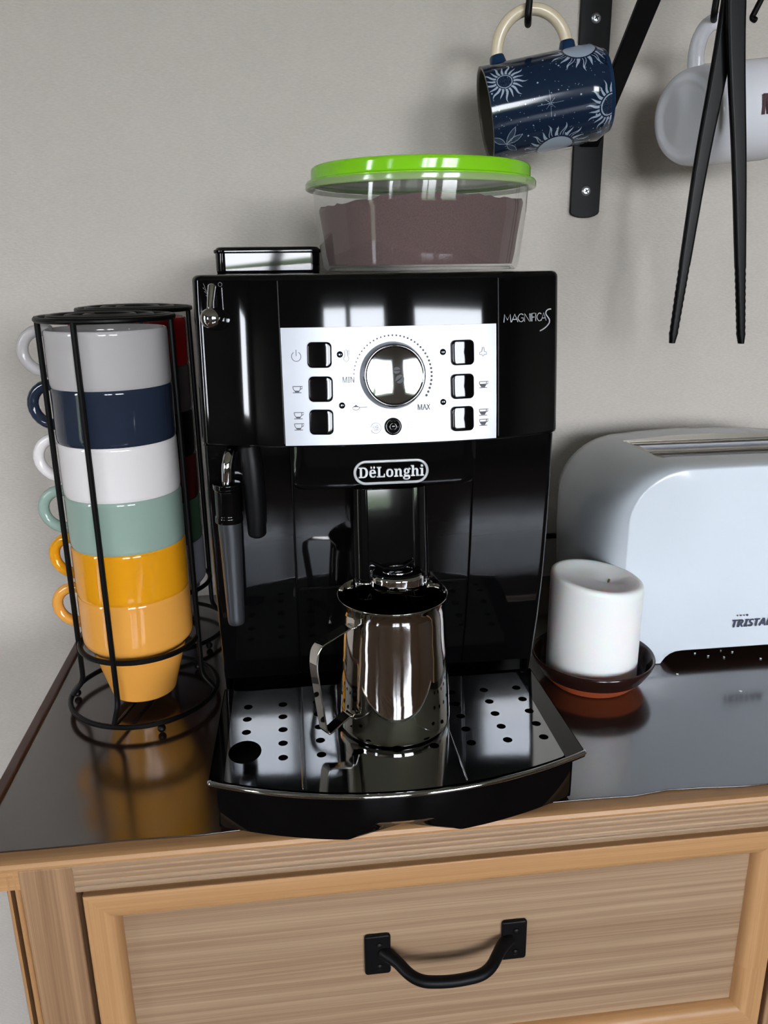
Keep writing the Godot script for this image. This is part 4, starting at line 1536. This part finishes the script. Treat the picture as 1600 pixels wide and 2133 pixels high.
# ------------------------------------------------------------------ the room
func wall_with_windows(called: String, along_x: bool, at: float, lo: float, hi: float, openings: Array, thick: float) -> void:
	var s := Shape.new()
	var y0 := -0.8
	var y1 := 1.75
	var edges := [lo]
	for o in openings:
		edges.append_array([o[0], o[1]])
	edges.append(hi)
	var boxes := []
	for i in range(0, edges.size(), 2):
		boxes.append([edges[i], edges[i + 1], y0, y1])
	for o in openings:
		boxes.append([o[0], o[1], y0, o[2]])
		boxes.append([o[0], o[1], o[3], y1])
	for b in boxes:
		if along_x:
			s.add(box(Vector3(b[0], b[2], at), Vector3(b[1], b[3], at + thick), 0.0001))
		else:
			s.add(box(Vector3(at - thick, b[2], b[0]), Vector3(at, b[3], b[1]), 0.0001))
	struct(called, s, M.room_wall)


func window(n: int, along_x: bool, at: float, o: Array, mullions: Array) -> void:
	var s := Shape.new()
	var w := 0.05
	var bars := [[o[0], o[0] + w, o[2], o[3]], [o[1] - w, o[1], o[2], o[3]], [o[0], o[1], o[2], o[2] + w], [o[0], o[1], o[3] - w, o[3]]]
	for m in mullions:
		bars.append([m - 0.04, m + 0.04, o[2], o[3]])
	for b in bars:
		if along_x:
			s.add(box(Vector3(b[0], b[2], at), Vector3(b[1], b[3], at + 0.05), 0.002))
		else:
			s.add(box(Vector3(at - 0.05, b[2], b[0]), Vector3(at, b[3], b[1]), 0.002))
	var f := struct("window_%d" % n, s, M.frame_white)
	var g := Shape.new()
	if along_x:
		g = box(Vector3(o[0] + 0.01, o[2] + 0.01, at + 0.022), Vector3(o[1] - 0.01, o[3] - 0.01, at + 0.026), 0.0002)
	else:
		g = box(Vector3(at - 0.026, o[2] + 0.01, o[0] + 0.01), Vector3(at - 0.022, o[3] - 0.01, o[1] - 0.01), 0.0002)
	obj("pane", g, M.pane, f)


func _ready() -> void:
	# camera
	var cam := Camera3D.new()
	cam.name = "camera"
	cam.fov = rad_to_deg(2.0 * atan(1066.5 / 1680.0))
	cam.near = 0.02
	cam.far = 200.0
	var yaw := deg_to_rad(6.8)
	var pitch := deg_to_rad(17.0)
	var roll := deg_to_rad(-0.65)
	var fw := Vector3(sin(yaw) * cos(pitch), -sin(pitch), -cos(yaw) * cos(pitch))
	var rt := Vector3(cos(yaw), 0, sin(yaw))
	var uu := rt.cross(fw)
	var r2 := rt * cos(roll) + uu * sin(roll)
	var u2 := -rt * sin(roll) + uu * cos(roll)
	cam.transform = Transform3D(Basis(r2, u2, -fw), Vector3(-0.063, 0.342, 0.537))
	cam.current = true
	add_child(cam)
	# overcast sky through the windows
	var env := Environment.new()
	env.background_mode = Environment.BG_SKY
	var sky := Sky.new()
	var sm := ProceduralSkyMaterial.new()
	sm.sky_top_color = c8(214, 226, 243)
	sm.sky_horizon_color = c8(240, 243, 248)
	sm.sky_curve = 0.3
	sm.ground_horizon_color = c8(96, 112, 92)
	sm.ground_bottom_color = c8(66, 74, 60)
	sm.sun_angle_max = 0.0
	sm.energy_multiplier = 1.0
	sky.sky_material = sm
	env.sky = sky
	env.background_energy_multiplier = 34.0
	env.tonemap_mode = Environment.TONE_MAPPER_LINEAR
	env.tonemap_exposure = 0.94
	env.sdfgi_enabled = true
	env.ssao_enabled = true
	env.ssil_enabled = true
	var we := WorldEnvironment.new()
	we.name = "sky"
	we.environment = env
	add_child(we)
	make_materials()
	for k in [["stile_up", "stile"], ["pine_up", "pine"]]:
		var m: StandardMaterial3D = M[k[1]].duplicate()
		m.albedo_texture = turned(M[k[1]].albedo_texture)
		m.uv1_scale = Vector3(4.2, 1.3, 4.2)
		m.uv1_offset = Vector3(0.11, 0.2, 0.13)
		M[k[0]] = m
	# room
	var zf := 4.1
	struct("floor", box(Vector3(-3.0, -0.9, -0.5), Vector3(4.4, -0.8, 4.5), 0.0001), M.floor)
	struct("ceiling", box(Vector3(-3.0, 1.75, -0.5), Vector3(4.4, 1.85, 4.5), 0.0001), M.ceiling)
	struct("wall_back", box(Vector3(-3.0, -0.8, WALL_Z - 0.15), Vector3(4.4, 1.75, WALL_Z), 0.0001), M.wall)
	struct("wall_right", box(Vector3(4.3, -0.8, WALL_Z), Vector3(4.45, 1.75, zf + 0.2), 0.0001), M.room_wall)
	var o1 := [-0.52, 0.55, 0.05, 1.34]
	var o2 := [0.97, 2.35, 0.05, 1.34]
	var o3 := [3.30, 3.85, 0.30, 1.26]
	var o4 := [1.35, 1.75, -0.7, 1.38]
	wall_with_windows("wall_front", true, zf, -3.0, 4.3, [o1, o2], 0.2)
	wall_with_windows("wall_left", false, -2.85, WALL_Z, zf, [o4, o3], 0.15)
	window(1, true, zf + 0.06, o1, [-0.08])
	window(2, true, zf + 0.06, o2, [])
	window(3, false, -2.91, o3, [])
	window(4, false, -2.91, o4, [])
	dresser()
	cover()
	coffee_machine()
	toaster()
	cups()
	coffee_tub()
	milk_jug()
	hanging_mugs()
	wall_hangers()
	candle()
	var cr := Shape.new()
	var rng := RandomNumberGenerator.new()
	rng.seed = 9
	for q in [[0.305, -0.083], [0.318, -0.079], [0.331, -0.088], [0.349, -0.072], [0.296, -0.090], [0.322, -0.092], [0.262, -0.055], [0.30, -0.02]]:
		var e := rng.randf_range(0.0005, 0.0009)
		cr.add(moved(lathe(V2([0.0, -e, e * 0.8, -e * 0.4, e, e * 0.3, 0.0, e * 0.8]), 7), Vector3(q[0], e * 0.9, q[1]), Basis(Vector3.UP, rng.randf() * 3.0) * Basis.from_scale(Vector3(1.5, 1, 0.9))))
	var crumbs := tag(obj("crumbs", cr, M.wax), "few pale bread crumbs on the dark cover sheet under the toaster", "crumbs")
	crumbs.set_meta("kind", "stuff")


func turned(t: Texture2D) -> ImageTexture:
	var im := t.get_image().duplicate() as Image
	im.rotate_90(CLOCKWISE)
	return image_texture(im)
